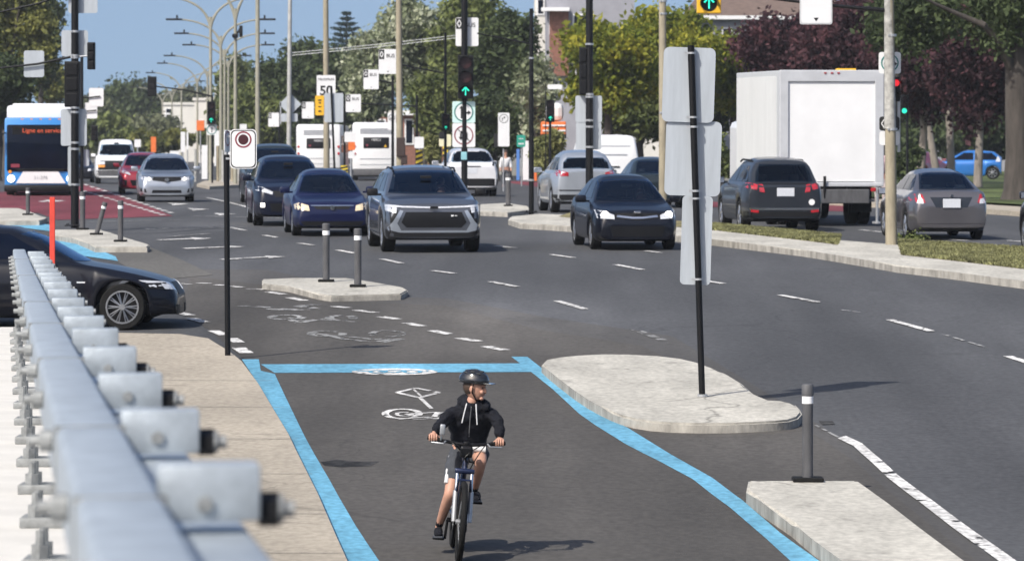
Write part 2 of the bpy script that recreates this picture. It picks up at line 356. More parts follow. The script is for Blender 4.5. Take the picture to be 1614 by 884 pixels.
for a in [((362, 359), (387, 364)), ((416, 371.5), (437, 375)), ((471, 384), (493, 387)), ((532, 395), (559, 400)), ((602, 409), (633, 416)),
          ((682, 427.5), (716, 432)), ((774, 445), (815, 453)), ((878, 475), (922, 488)),
          ((778, 388), (812, 391.5)), ((869, 402), (904, 407)), ((970, 418), (1013, 426)), ((1108, 443), (1140, 448)), ((1230, 466), (1293, 478)),
          ((1402, 505), (1467, 523)), ((1588, 562), (1650, 582))]: WH.append(dash(*a, 0.13))
WN.append(dash((997, 519), (1045, 537), 0.13)); WN.append(dash((1325, 489), (1355, 493), 0.06)); WN.append(dash((1485, 527), (1560, 550), 0.05))
WH.append(dash((326, 312), (402, 330), 0.12))
for a in [((393, 456), (415, 457.5)), ((423, 461), (447, 465)), ((456, 470), (480, 475)), ((526, 484), (549, 486.5)), ((561, 490), (592, 494)),
          ((600, 500), (627, 504)), ((640, 510), (665, 515)), ((681, 522), (709, 528)), ((723, 534), (754, 539)), ((765, 547), (796, 553)),
          ((282, 494), (300, 498)), ((302, 503), (323, 509)), ((336, 522), (354, 529)), ((365, 534), (377, 541))]: WH.append(dash(*a, 0.17))
WH.append(dash((376, 549), (389, 557.5), 0.19))
for a in [((283, 448), (300, 449)), ((312, 447), (330, 448)), ((340, 450), (356, 451)), ((362, 452), (380, 454))]: WH.append(dash(*a, 0.16))
for a in [((1018, 396), (1040, 399)), ((1236, 353), (1262, 355)), ((1356, 363), (1396, 367)), ((1474, 377), (1527, 380)), ((1514, 390), (1562, 396)), ((1590, 380), (1650, 385))]: WH.append(dash(*a, 0.13))
# dotted double edge of the bus lane
n = 15
for k in range(n):
    t0, t1 = k / n, (k + 0.55) / n
    for (ax, ay, bx, by) in ((133, 291, 275, 338), (131, 301, 262, 341)):
        WH.append(dash((ax + (bx - ax) * t0, ay + (by - ay) * t0), (ax + (bx - ax) * t1, ay + (by - ay) * t1), 0.16))
# stretched turn arrows on the far lanes
for x0, x1, y0, y1 in ((286, 386, 392, 389.5), (246, 333, 378.5, 376.5), (345, 450, 409.5, 405.5), (268, 298, 322, 322), (299, 330, 330.5, 330.5), (336, 372, 338, 338), (60, 104, 318, 317)):
    WH.append([G(x0, y0), G(x1 - 30, y1 - 0.2), G(x1 - 34, y1 - 1.6), G(x1, y1), G(x1 - 26, y1 + 2.3), G(x1 - 28, y1 + 0.9), G(x0 + 8, y0 + 0.9)])
for a in [((140, 350.5), (285, 347)), ((225, 362), (400, 357.5)), ((300, 341), (470, 345)), ((270, 373.5), (330, 369))]: WN.append(dash(*a, 0.22))
WN.append(dash((700, 341), (760, 338), 0.3)); WH.append(dash((816, 285.5), (858, 286.5), 0.5)); WH.append(dash((552, 284), (640, 285.5), 0.4)); WH.append(dash((640, 307), (700, 309), 0.25))
# white line by the near island
L = [(1283, 672), (1320, 692), (1345, 704), (1375, 731), (1400, 755), (1450, 793), (1500, 832), (1550, 868), (1600, 905), (1660, 950)]
WH.append([G(x, y) for x, y in L[1:]] + [G(x + 13 + (y - 692) * .05, y - 4) for x, y in L[1:][::-1]])
WN += [[G(1283, 671), G(1322, 692), G(1326, 691), G(1288, 671)]]
# bicycle stencils
def ell(cx, cy, rx, ry, n=18): return [(cx + rx * math.cos(2 * math.pi * k / n), cy + ry * math.sin(2 * math.pi * k / n)) for k in range(n)]
WH += stroke([(626, 620), (655, 613), (691, 620), (661, 628)], 0.075, True); WH += stroke([(661, 627), (680, 645)], 0.05); WH += stroke([(652, 615), (664, 626)], 0.03)
WH += stroke(ell(634, 653.5, 27, 7.5), 0.085, True) + stroke(ell(637, 654, 12, 3.2, 10), 0.05, True) + stroke([(640, 654), (690, 651), (682, 660), (640, 654)], 0.06) + stroke(ell(706, 657, 20, 6), 0.06, True)
WH += stroke([(628, 662), (668, 659), (690, 662)], 0.06) + stroke([(650, 663), (680, 661)], 0.03)
WN += stroke(ell(452, 501, 24, 3.6), 0.14, True) + stroke([(452, 502), (482, 507), (510, 503), (470, 510), (452, 502)], 0.12) + stroke(ell(538, 502, 19, 4), 0.14, True) + stroke([(500, 505), (560, 508)], 0.1)
WN += stroke(ell(515, 527, 26, 4.2), 0.12, True) + stroke([(490, 524), (545, 536), (585, 540), (628, 535)], 0.12) + stroke(ell(610, 527, 24, 5), 0.11, True) + stroke([(540, 531), (590, 536), (634, 535), (600, 541)], 0.1)
WN += stroke([(378, 483), (420, 485), (445, 488), (480, 489), (500, 487), (470, 484), (500, 481)], 0.2) + stroke([(410, 487), (450, 490), (495, 489)], 0.14)
sheet('lane_markings', WH, 'paint_white', 0.0125, world=True)
sheet('worn_lane_markings', WN, 'paint_worn', 0.0110, world=True)
# blue bike-lane borders
LI = [(408, 567), (411, 585), (433, 590), (447, 620), (481, 690), (521, 760), (561, 830), (597, 884), (660, 975)]
LO = [(610, 990), (550, 890), (500, 779), (455, 688), (407, 606), (381, 567)]
RI = [(806, 563), (836, 586), (871, 614), (913, 653), (937, 670), (985, 700), (1038, 727), (1092, 756), (1151, 801), (1209, 851), (1245, 884), (1330, 960)]
RO = [(1385, 955), (1293, 886), (1229, 840), (1170, 789), (1123, 754), (1061, 719), (991, 676), (948, 653), (925, 633), (890, 605), (859, 585), (831, 563)]
sheet('blue_lane_border', [LI + LO, RI + RO, [(411, 575), (822, 573.5), (838, 587), (433, 588.5)],
      [(84, 372), (108, 376), (140, 388), (182, 405), (186, 412), (130, 404), (84, 385)], [(-20, 340), (25, 346), (84, 356), (84, 366), (-20, 352)]], 'paint_blue', 0.009)
sheet('bike_badge', [ell(622, 587, 68, 5.2, 30)], 'paint_white', 0.0125)
sheet('bike_badge_icon', stroke([(590, 588), (605, 585), (622, 588), (640, 585), (655, 588)], 0.04) and
      [q for q in stroke(ell(596, 587.5, 13, 2.2, 12), 0.05, True) + stroke(ell(650, 587.5, 13, 2.2, 12), 0.05, True) + stroke([(596, 587.5), (616, 585), (640, 585.5), (624, 589), (596, 587.5)], 0.05)], 'paint_blue', 0.0165, world=True)

# ---- raised concrete
K = 'kerb_face'
SW = [(355, 566), (300, 560)]
slab('sidewalk', [G(380, 568, .06), G(372, 560, .06), G(330, 533, .06), G(285, 526, .06), G(180, 524, .06), G(-60, 520, .06), G(-400, 560, .06), Vector((-9, 24, 0)), Vector((-9, 12, 0)), Vector((1.4, 12, 0)), G(640, 1060, .06), G(549, 886, .06), G(500, 775, .06), G(455, 684, .06), G(407, 604, .06)],
     'concrete', 0.06, 0.015, world=True)
WNs = [dash((383, 600 + 0 * k), (400, 600), 0.02) for k in range(0)]
slab('traffic_island', chaikin([(849, 569), (890, 561), (968, 557), (1061, 562), (1112, 574), (1158, 597), (1203, 630), (1242, 632), (1267, 646), (1255, 660), (1209, 664), (1123, 667), (1038, 665), (987, 657), (956, 645), (917, 624), (867, 586)], 1),
     'concrete_white', 0.12, 0.025, face=K)
ID = [G(x, y, .12) for x, y in ((868, 574), (900, 564), (1000, 560), (1085, 568), (1140, 594), (1060, 600), (985, 624), (905, 602))]
slab('traffic_island', [(1180, 757), (1350, 757), (1400, 793), (1520, 884), (1610, 950), (1420, 950), (1320, 878), (1283, 851), (1248, 822), (1200, 790), (1176, 771)], 'concrete_white', 0.14, 0.03, face=K)
slab('traffic_island', [(413, 440), (461, 438), (546, 438), (587, 444), (636, 453), (643, 457), (632, 463), (522, 466), (502, 463), (454, 451), (413, 447)], 'concrete_white', 0.10, 0.02, face=K)
slab('traffic_island', [(84, 362), (159, 362), (199, 375), (236, 386), (232, 389), (150, 389), (120, 376), (84, 370)], 'concrete_white', 0.12, 0.02, face=K)
slab('traffic_island', [(-30, 328), (30, 328), (66, 341), (75, 343), (62, 348), (-30, 348)], 'concrete_white', 0.12, 0.02, face=K)
slab('traffic_island', [(757, 322), (800, 320), (832, 325), (836, 331), (800, 335), (757, 333)], 'concrete_white', 0.12, 0.02, face=K)
MF = [(801, 346), (820, 352), (860, 354), (904, 357), (1000, 366), (1075, 372), (1122, 377), (1190, 385), (1260, 393), (1312, 401), (1413, 418), (1614, 443), (1800, 470)]
MB = [(1800, 418), (1614, 400), (1469, 390), (1330, 379), (1225, 370), (1122, 360), (1000, 349), (905, 339), (849, 337), (806, 341)]
slab('median', MF + MB, 'concrete_white', 0.13, 0.02, face=K)
sheet('median_verge', [[(880, 350), (1000, 361), (1122, 372), (1260, 388), (1320, 396.5), (1325, 381), (1225, 372), (1122, 362), (1000, 351), (905, 341)],
      [(1420, 413), (1614, 436), (1790, 460), (1790, 420), (1614, 402), (1469, 392), (1415, 389)]], ground_mat('dry_grass', (0.20, 0.175, 0.085), 0.2, 0.4, 0.45, 1.5), 0.138)
slab('median', [(310, 290), (322, 285), (405, 281), (480, 276), (480, 284), (400, 290), (330, 294)], 'concrete', 0.12, 0.02)
slab('lawn_kerb', [(1240, 314), (1480, 325), (1614, 334), (1900, 350), (1900, 340), (1614, 326), (1480, 318), (1240, 308)], 'concrete', 0.13, 0.02)
sheet('lawn', [[(1160, 300), (1240, 309), (1480, 320), (1614, 328), (1900, 342), (2600, 300), (2600, 240), (1160, 240)]], ground_mat('lawn_green', (0.075, 0.095, 0.03), 0.3, 0.4, 0.5, 0.35), 0.10)
sheet('roadside_ground', [[(-900, 262), (225, 262), (170, 240), (130, 233), (-2500, 233)], [(520, 262), (700, 272), (840, 280), (1160, 290), (1160, 233), (240, 233), (420, 250)]], ground_mat('roadside', (0.20, 0.19, 0.16), 0.2, 0.3, 0.3, 0.3), 0.05)
# joints across the sidewalk
J = []
for y in (598, 640, 690, 745, 808, 870): J.append(dash((60, y), (430 + (y - 598) * 0.42, y + 2), 0.02, 0.06))
sheet('sidewalk_joints', J, mat('joint', (0.2, 0.185, 0.16), 0.9, var=0.3), 0.0645, world=True)

# parapet under the guard rail
def rc(Y): return -0.555 - (Y - 6.57) * 0.118
def ZR(Y): return HC - .516 - .018 * Y + .00008 * max(0, Y - 15) ** 2     # rail top
#           # centre line of the upper beam
bm = bmesh.new(); prev = None
for k in range(24):
    y = 3 + 56.5 * k / 23; z = ZR(y) - 1.085; ring = [bm.verts.new((rc(y) + dx, y, z + dz)) for dx, dz in ((-3, -2.6), (-3, 0), (.33, 0), (.38, -.05), (.38, -2.6))]
    if prev:
        for q in range(5): bm.faces.new((prev[q], prev[(q + 1) % 5], ring[(q + 1) % 5], ring[q]))
    else: bm.faces.new(ring)
    prev = ring
bm.faces.new(prev)
tag(link('parapet', bm, mat('parapet_concrete', (0.62, 0.60, 0.56), 0.9, var=0.12, scale=2, bump=0.2), None, 40), 'low pale concrete parapet carrying the galvanised guard rail', 'parapet')

# grass tufts on the verges (countless)
def tufts(name, areas, n, h, m, off, seed):
    rng = random.Random(seed); v = []; f = []
    for poly in areas:
        P = [G(*p) for p in poly]; a, b, c, d = P
        for _ in range(n):
            u, w = rng.random(), rng.random()
            if math.sin(u * 37) * math.sin(w * 5 + u * 90) < rng.uniform(-.9, .3): continue
            p = (a * (1 - u) + b * u) * (1 - w) + (d * (1 - u) + c * u) * w; z = zg(p.y) + off
            for _ in range(3):
                an = rng.random() * math.pi; hh = h * (0.4 + rng.random()); dx, dy = math.cos(an) * .02, math.sin(an) * .02; lx, ly = rng.uniform(-.06, .06), rng.uniform(-.06, .06)
                k = len(v); v += [(p.x - dx, p.y - dy, z), (p.x + dx, p.y + dy, z), (p.x + lx, p.y + ly, z + hh)]; f.append((k, k + 1, k + 2))
    me = bpy.data.meshes.new(name); me.from_pydata(v, [], f)
    return link(name, me, m)
gm = mat('grass_blades', (0.20, 0.20, 0.085), 0.9, var=0.75, scale=2.5, coords='Object')
tag(tufts('grass', [[(1122, 372), (1320, 396), (1325, 381), (1122, 362)], [(1422, 413), (1614, 436), (1614, 402), (1415, 389)], [(1614, 436), (1780, 458), (1780, 420), (1614, 402)]], 17000, 0.05, gm, 0.13, 3), 'dry yellow green grass growing on the raised median', 'grass', kind='stuff')
# ================================================================ VEHICLES
def shell_mesh(p):
    Wd, L, H = p['W'], p['L'], p['H']; deck, cab = p['deck'], p['cab']
    dx, dz = zip(*deck); cx, cz = zip(*cab); wr = p['wr']; gc = p['gc']; ax = (p['fo'], p['fo'] + p['wb']); Ra = wr + p.get('arch', 0.05)
    ys = set(np.linspace(0, L, 40)) | {0.03, 0.08, 0.16, L - 0.03, L - 0.08, L - 0.16} | set(cx)
    for a in ax: ys |= set(a + Ra * np.cos(np.linspace(0, math.pi, 15))) | {a - Ra - 0.02, a + Ra + 0.02}
    ys = sorted(y for y in ys if 0 <= y <= L); ys = [y for i, y in enumerate(ys) if i == 0 or y - ys[i - 1] > 0.012]
    tf, tr = p.get('tf', (0.9, 0.17)), p.get('tr', (0.7, 0.12)); tum = p.get('tum', 0.36); crown = p.get('crown', 0.03)
    bm = bmesh.new(); rings = []
    for y in ys:
        w = Wd / 2
        if y < tf[0]: w *= 1 - tf[1] * (1 - y / tf[0]) ** 2.6
        if L - y < tr[0]: w *= 1 - tr[1] * (1 - (L - y) / tr[0]) ** 2.6
        zb = gc + (0.05 if y < .3 else 0) + 0.10 * max(0, 1 - (L - y) / .5)
        for a in ax:
            d = abs(y - a)
            if d < Ra: zb = max(zb, wr + math.sqrt(Ra * Ra - d * d) * 0.97)
        zd = float(np.interp(y, dx, dz)); zt = max(zd, float(np.interp(y, cx, cz, left=zd, right=zd))); hh = zt - zd
        zs = zd - 0.07; zb = min(zb, zs - .03); e = 0.004
        xr = w - 0.13 - tum * hh - p.get('bow', .0) * hh * hh; xi = xr - 0.12
        g = p.get('sill', 0.03)
        pts = [(0, zb), (w - .25, zb), (w - g, zb + e), (w - .006, zb + .25 * (zs - zb)), (w, zb + .65 * (zs - zb)), (w - .035, zs), (w - .10, zd - e),
               (w - .13 - e, zd + .02 * min(1, hh * 4)), (xr + .01, zt - .07 * min(1, hh * 2)), (xi, zt - .005 + crown * .35), (xi * .5, zt + crown * .8), (0, zt + crown)]
        ring = [bm.verts.new((x, y - L / 2, z)) for x, z in pts] + [bm.verts.new((-x, y - L / 2, z)) for x, z in pts[-2:0:-1]]
        rings.append(ring)
    n = len(rings[0])
    for A, B in zip(rings, rings[1:]):
        for k in range(n): bm.faces.new((A[k], A[(k + 1) % n], B[(k + 1) % n], B[k]))
    for rg in (rings[0], rings[-1]):      # capped nose and tail, quads across
        for k in range(n // 2):
            a, b, c, d = rg[k], rg[k + 1], rg[(n - k - 1) % n], rg[(n - k) % n]
            vs = []
            for v in (a, b, c, d):
                if v not in vs: vs.append(v)
            if len(vs) >= 3:
                try: bm.faces.new(vs)
                except ValueError: pass
    bmesh.ops.recalc_face_normals(bm, faces=bm.faces)
    me = bpy.data.meshes.new('t'); bm.to_mesh(me); bm.free()
    o = bpy.data.objects.new('t', me); COL.objects.link(o)
    md = o.modifiers.new('s', 'SUBSURF'); md.levels = 1
    dg = bpy.context.evaluated_depsgraph_get(); me2 = bpy.data.meshes.new_from_object(o.evaluated_get(dg))
    bpy.data.objects.remove(o); bpy.data.meshes.remove(me)
    return me2
def bvh_of(me):
    return BVHTree.FromPolygons([v.co[:] for v in me.vertices], [tuple(p.vertices) for p in me.polygons])
def patch_bm(bvh, poly, view, off=0.007, step=0.07, thick=0.02, far=8.0, out=None):
    """a panel that hugs the bodywork: poly in (x,z) for 'front'/'rear' or (y,z) for 'left'/'right' or (x,y) for top"""
    bm = bmesh.new(); bm.faces.new([bm.verts.new((a, b, 0)) for a, b in poly])
    for ax in (0, 1):
        lo, hi = min(q[ax] for q in poly), max(q[ax] for q in poly); n = max(1, int((hi - lo) / step)); no = [0, 0, 0]; no[ax] = 1
        for k in range(1, n):
            co = [0, 0, 0]; co[ax] = lo + (hi - lo) * k / n
            bmesh.ops.bisect_plane(bm, geom=bm.verts[:] + bm.edges[:] + bm.faces[:], plane_co=co, plane_no=no)
    bmesh.ops.triangulate(bm, faces=[f for f in bm.faces if len(f.verts) > 4])
    dr = {'front': Vector((0, 1, 0)), 'rear': Vector((0, -1, 0)), 'left': Vector((1, 0, 0)), 'right': Vector((-1, 0, 0)), 'top': Vector((0, 0, -1))}[view]
    last = None
    for v in bm.verts:
        a, b = v.co.x, v.co.y
        o = {'f': Vector((a, 0, b)), 'l': Vector((0, a, b)), 'r': Vector((0, a, b)), 't': Vector((a, b, 0))}['f' if view in ('front', 'rear') else view[0]] - dr * far
        hit, nor, _, dist = bvh.ray_cast(o, dr)
        if hit is None: hit, nor, _, dist = bvh.find_nearest(o + dr * far); 
        if nor.dot(dr) > 0: nor = -nor
        if hit: v.co = hit + nor * off * 0.5 - dr * off * 0.5
    be = [e for e in bm.edges if len(e.link_faces) == 1]
    r = bmesh.ops.extrude_edge_only(bm, edges=be)
    for v in r['geom']:
        if isinstance(v, bmesh.types.BMVert): v.co += dr * thick
    bmesh.ops.recalc_face_normals(bm, faces=bm.faces)
    if out is not None:
        me = bpy.data.meshes.new('t'); bm.to_mesh(me); bm.free(); out.from_mesh(me); bpy.data.meshes.remove(me); return out
    return bm
def mir(poly): return [(-a, b) for a, b in poly][::-1]
def wheel(parent, x, y, r, wd, side, spokes=7, rimmat='rim', slope=0, cap=0.72):
    bm = bmesh.new(); h = wd / 2
    lathe(bm, [(r * cap, -h), (r * .93, -h), (r, -h + .03), (r, h - .03), (r * .93, h), (r * cap, h), (r * cap, -h)], 28, 'X', caps=False)
    t = link('wheel', bm, 'tyre', parent, 35); t.location = (x, y, r)
    bm = bmesh.new(); q = side * (h - .025); rr = r * cap
    lathe(bm, [(rr * 1.0, q + side * .02), (rr * 1.0, q - side * .05), (rr * .9, q - side * .05), (rr * .9, q + side * .02), (rr * 1.0, q + side * .02)], 24, 'X', caps=False)
    cyl(bm, (q - side * .04, 0, 0), (q + side * .012, 0, 0), rr * .22, rr * .18, 10)
    for k in range(spokes):
        a = 2 * math.pi * k / spokes
        for da in (-.09, .09):
            cyl(bm, (q, math.cos(a) * rr * .15, math.sin(a) * rr * .15), (q, math.cos(a + da) * rr * .95, math.sin(a + da) * rr * .95), .022 if spokes < 10 else .011, .018 if spokes < 10 else .009, 4)
    rm = link('rim', bm, rimmat, t)
    bm = bmesh.new(); cyl(bm, (q - side * .06, 0, 0), (q - side * .08, 0, 0), rr * .92, n=20); link('brake_disc', bm, 'plastic', t)
    return t
def place(o, px, py, L, th, away=False, dz=0.0, half=None):
    """stand a vehicle so that the bottom centre of the end nearer the camera is at a photo pixel"""
    g = G(px, py); d = Vector((-math.sin(R(th)), math.cos(R(th)), 0)); h = (L / 2 if half is None else half)
    c = g + d * h; z0, z1 = zg(g.y + .9), zg(g.y + 2 * h - .9); pit = math.atan2(z1 - z0, max(.5, 2 * h - 1.8))
    o.location = (c.x, c.y, (z0 + z1) / 2 + dz)
    o.rotation_euler = (-pit if away else pit, 0, R(th) + (math.pi if away else 0))
def vehicle(name, p, label, cat, col, px, py, th=6.3, away=False, group='vehicles in the traffic', parts=(), seats=True):
    t = thing(name, label, cat, group=group)
    me = shell_mesh(p); bvh = bvh_of(me); body = link('body', me, col, t); shade(me, 38)
    L, Wd = p['L'], p['W']; yo = -L / 2
    holes = [(q[1], q[2]) for q in parts if q[0] in ('windshield', 'rear_window')] if seats else []
    if holes:
        def inside(x, z, P):
            c = False; j = len(P) - 1
            for i in range(len(P)):
                if (P[i][1] > z) != (P[j][1] > z) and x < (P[j][0] - P[i][0]) * (z - P[i][1]) / (P[j][1] - P[i][1]) + P[i][0]: c = not c
                j = i
            return c
        b2 = bmesh.new(); b2.from_mesh(me); kill = []
        for vw, P in holes:
            cx_, cz_ = sum(a for a, b in P) / len(P), sum(b for a, b in P) / len(P); Q = [(cx_ + (a - cx_) * .93, cz_ + (b - cz_) * .86) for a, b in P]; sg = -1 if vw == 'front' else 1
            kill += [f for f in b2.faces if f.normal.y * sg > .12 and f.calc_center_median().z > .8 and inside(f.calc_center_median().x, f.calc_center_median().z, Q)]
        bmesh.ops.delete(b2, geom=list(set(kill)), context='FACES'); b2.to_mesh(me); b2.free()
        fy = p['cab'][0][0] + yo + 1.35; Zb = p['deck'][0][1]; zs_ = p['H'] - 1.44
        for sx in (-.37, .37):
            for yy, hh in ((fy, .62), (fy + .95, .55)):
                bm = bmesh.new(); box(bm, (sx, yy + .10, .62 + zs_ * .7), (.48, .14, hh + .1), .05); box(bm, (sx, yy - .15, .42 + zs_ * .7), (.48, .5, .14), .04); box(bm, (sx, yy + .14, .62 + hh / 2 + .15 + zs_ * .7), (.24, .09, .17), .035); link('car_seat', bm, 'seat', t, 40)
        bm = bmesh.new(); box(bm, (0, fy - .95, .78 + zs_ * .6), (Wd - .5, .45, .16), .05); link('dashboard', bm, 'seat', t, 40)
        bm = bmesh.new(); n_ = 20; tube(bm, [(.37 + .18 * math.cos(k * 6.2832 / n_), fy - .58 + .05 * math.sin(k * 6.2832 / n_), .93 + zs_ * .8 + .17 * math.sin(k * 6.2832 / n_)) for k in range(n_ + 1)], .014, 6); link('steering_wheel', bm, 'plastic', t)
        bm = bmesh.new(); box(bm, (0, fy - .75, p['H'] - .20), (.22, .03, .06), .01); link('rear_view_mirror', bm, 'plastic', t)
        parts = [((q[0], q[1], q[2], 'seeglass') + tuple(q[4:]) if q[0] in ('windshield', 'rear_window') else q) for q in parts]
        p['_drv'] = (.37, fy, zs_)
    # black underside
    for a, s in ((p['fo'], -1), (p['fo'] + p['wb'], 1)):
        for sd in (-1, 1): wheel(t, sd * (Wd / 2 - .03 - p.get('tw', .22) / 2), a + yo, p['wr'], p.get('tw', .22), sd, p.get('spokes', 7), p.get('rimmat', 'rim'))
    bm = bmesh.new(); box(bm, (0, 0, p['gc'] + .12), (Wd - .5, L - .5, .16)); link('chassis', bm, 'black', t)
    def ty(poly): return [(a + yo, b) for a, b in poly]
    for q in parts:
        nm, view, poly, m = q[:4]; off = q[4] if len(q) > 4 else .007; both = q[5] if len(q) > 5 else False
        pl = poly if view in ('front', 'rear') else (ty(poly) if view != 'top' else [(a, b + yo) for a, b in poly])
        vs = [(view, pl)]
        if both: vs.append(({'left': 'right', 'right': 'left'}.get(view, view), pl if view in ('left', 'right') else mir(pl)))
        for vw, pp in vs: link(nm, patch_bm(bvh, pp, vw, off), m, body if nm in ('trim',) else t, 40)
    # door mirrors
    if 'mirror' in p:
        my, mz = p['mirror']
        for sd in (-1, 1):
            bm = bmesh.new(); box(bm, (sd * (Wd / 2 + .09), my + yo, mz), (.22, .12, .15), .035); box(bm, (sd * (Wd / 2 - .03), my + yo + .01, mz - .05), (.12, .05, .04))
            mo = link('wing_mirror', bm, p.get('mircol', col), t, 40)
            bm = bmesh.new(); box(bm, (sd * (Wd / 2 + .09), my + yo + .062, mz), (.18, .006, .11)); link('mirror_glass', bm, 'chrome', mo)
    place(t, px, py, L, th, away)
    t['_'] = 1; del t['_']
    return t, body, bvh
def plate(t, y, z, away_sign, w=.31, m='plate'):
    bm = bmesh.new(); box(bm, (0, y, z), (w, .02, .15), .006); o = link('licence_plate', bm, m, t); return o

# shared outlines --------------------------------------------------------
SUV = dict(L=4.7, W=1.9, H=1.67, fo=.92, wb=2.75, wr=.36, gc=.22, tw=.23, deck=[(0, .58), (.04, .78), (.14, .92), (.5, 1.0), (1.25, 1.08), (3.6, 1.12), (4.5, 1.12), (4.62, 1.0), (4.7, .78)],
           cab=[(1.12, 1.06), (1.95, 1.50), (2.3, 1.62), (3.0, 1.66), (3.9, 1.62), (4.2, 1.55), (4.55, 1.13)], mirror=(1.55, 1.14), tum=.32)
SEDAN = dict(L=4.5, W=1.74, H=1.44, fo=.85, wb=2.62, wr=.31, gc=.17, tw=.2, deck=[(0, .48), (.04, .64), (.15, .74), (.5, .80), (1.2, .90), (3.6, .96), (3.9, .98), (4.4, .95), (4.5, .72)],
             cab=[(1.05, .88), (1.75, 1.30), (2.1, 1.41), (2.6, 1.44), (3.2, 1.38), (3.95, .97)], mirror=(1.45, 1.0), tum=.40)
HATCH = dict(L=4.2, W=1.76, H=1.47, fo=.85, wb=2.6, wr=.32, gc=.17, tw=.2, deck=[(0, .48), (.04, .66), (.15, .78), (.5, .86), (1.15, .96), (3.6, 1.0), (4.05, .98), (4.2, .70)],
             cab=[(1.0, .92), (1.75, 1.35), (2.1, 1.46), (2.7, 1.48), (3.5, 1.40), (4.02, 1.0)], mirror=(1.4, 1.04), tum=.38)
VAN = dict(L=5.7, W=2.0, H=2.1, fo=.95, wb=3.4, wr=.37, gc=.25, tw=.23, deck=[(0, .6), (.04, .98), (.12, 1.1), (.5, 1.18), (.9, 1.28), (5.6, 1.32), (5.7, 1.2)],
           cab=[(.8, 1.22), (1.5, 1.95), (1.9, 2.08), (5.55, 2.08), (5.68, 1.9)], mirror=(1.25, 1.35), tum=.12, tf=(.6, .1), tr=(.3, .05))
def sides(sp, z0, z1, ya, yb, yc, yd, split=(), m='glass', f=.10):
    """side glazing between the windscreen pillar and the tail: returns one pane per door"""
    cut = [ya] + list(split) + [yd]; out = []
    for k in range(len(cut) - 1):
        a, b = cut[k] + (.035 if k else 0), cut[k + 1] - .035
        def top(y): return z1 if yb <= y <= yc else (z0 + (z1 - z0) * (y - ya) / (yb - ya) if y < yb else z1 - (z1 - z0) * (y - yc) / max(.01, yd - yc))
        pts = [(a, z0), (b, z0), (b, max(z0 + .03, top(b)))] + [(y, z1) for y in (yc, yb) if a < y < b] + ([(a, top(a))] if top(a) > z0 + .02 else [])
        out.append(('side_window', 'left', pts, m, .006, True))
    return out
EV = dict(SUV, L=4.88, W=1.98, H=1.65, fo=.9, wb=3.09, wr=.39, gc=.24, tw=.26, deck=[(0, .66), (.03, .82), (.1, .93), (.45, 1.03), (1.3, 1.10), (3.8, 1.14), (4.7, 1.14), (4.88, .95)],
          cab=[(1.15, 1.08), (2.0, 1.48), (2.4, 1.61), (3.1, 1.65), (4.1, 1.58), (4.7, 1.18)], mirror=(1.6, 1.16), mircol='plastic', tf=(1.0, .13))
paint('paint_gunmetal', (0.105, 0.112, 0.13), .6); paint('paint_blue_dark', (0.005, 0.008, 0.040), .3); paint('paint_navy', (0.004, 0.006, 0.018), .3)
paint('paint_black', (0.006, 0.006, 0.010), .1); paint('paint_black_blue', (0.003, 0.004, 0.009), .15); paint('paint_silver', (0.40, 0.43, 0.47), .7); paint('paint_red', (0.32, 0.02, 0.035), .3)
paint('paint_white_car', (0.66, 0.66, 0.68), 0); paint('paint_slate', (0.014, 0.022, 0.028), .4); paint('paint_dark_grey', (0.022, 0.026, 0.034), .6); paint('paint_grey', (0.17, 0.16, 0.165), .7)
paint('paint_bright_blue', (0.02, 0.16, 0.50), .2); paint('paint_ice', (0.46, 0.49, 0.53), .6)
G1 = 'vehicles in the traffic'
DRV = []
def driver(t, p, label, top, x=None): DRV.append((t, p['_drv'] if x is None else (x, p['_drv'][1], p['_drv'][2]), label, top))
# --- electric crossover
ws = lambda w0, w1, z0, z1: [(-w0, z0), (-w0 * .5, z0 - .02), (w0 * .5, z0 - .02), (w0, z0), (w1, z1 - .02), (w1 * .5, z1), (-w1 * .5, z1), (-w1, z1 - .02)]
t, b, bv = vehicle('parked_suv', EV, 'large grey metallic crossover with full width light bar, driving just behind the two island posts', 'car', 'paint_gunmetal', 684, 399, 6.5, parts=[
    ('windshield', 'front', ws(.79, .60, 1.15, 1.58), 'glass'),
    ('bumper', 'front', [(-.90, .24), (.90, .24), (.93, .46), (.72, .44), (-.72, .44), (-.93, .46)], 'plastic', .012),
    ('grille', 'front', [(-.54, .50), (.54, .50), (.64, .60), (.55, .80), (-.55, .80), (-.64, .60)], 'black', .008),
    ('trim', 'front', [(-.64, .44), (.64, .44), (.72, .58), (.60, .82), (.66, .84), (.80, .62), (.90, .50), (.88, .45), (.66, .40), (-.66, .40), (-.88, .45), (-.90, .50), (-.80, .62), (-.66, .84), (-.60, .82), (-.72, .58)], 'paint_silver', .014),
    ('side_intake', 'front', [(.74, .62), (.93, .56), (.93, .84), (.70, .84)], 'black', .008, True),
    ('light_bar', 'front', [(-.92, .90), (-.6, .885), (0, .87), (.6, .885), (.92, .90), (.92, .945), (.6, .915), (0, .90), (-.6, .915), (-.92, .945)], 'lamp', .016),
    ('headlight', 'front', [(.74, .78), (.92, .82), (.93, .95), (.72, .90)], 'lamp', .012, True),
    ('trim', 'left', [(.5, .26), (4.3, .26), (4.2, .36), (.5, .36)], 'plastic', .01, True)] + sides(EV, 1.17, 1.52, 1.75, 2.4, 3.9, 4.45, (2.75, 3.7)))
t.name = 'crossover_car'; driver(t, EV, 'driver of the grey crossover behind its windshield', 'cloth_grey')
bm = bmesh.new()
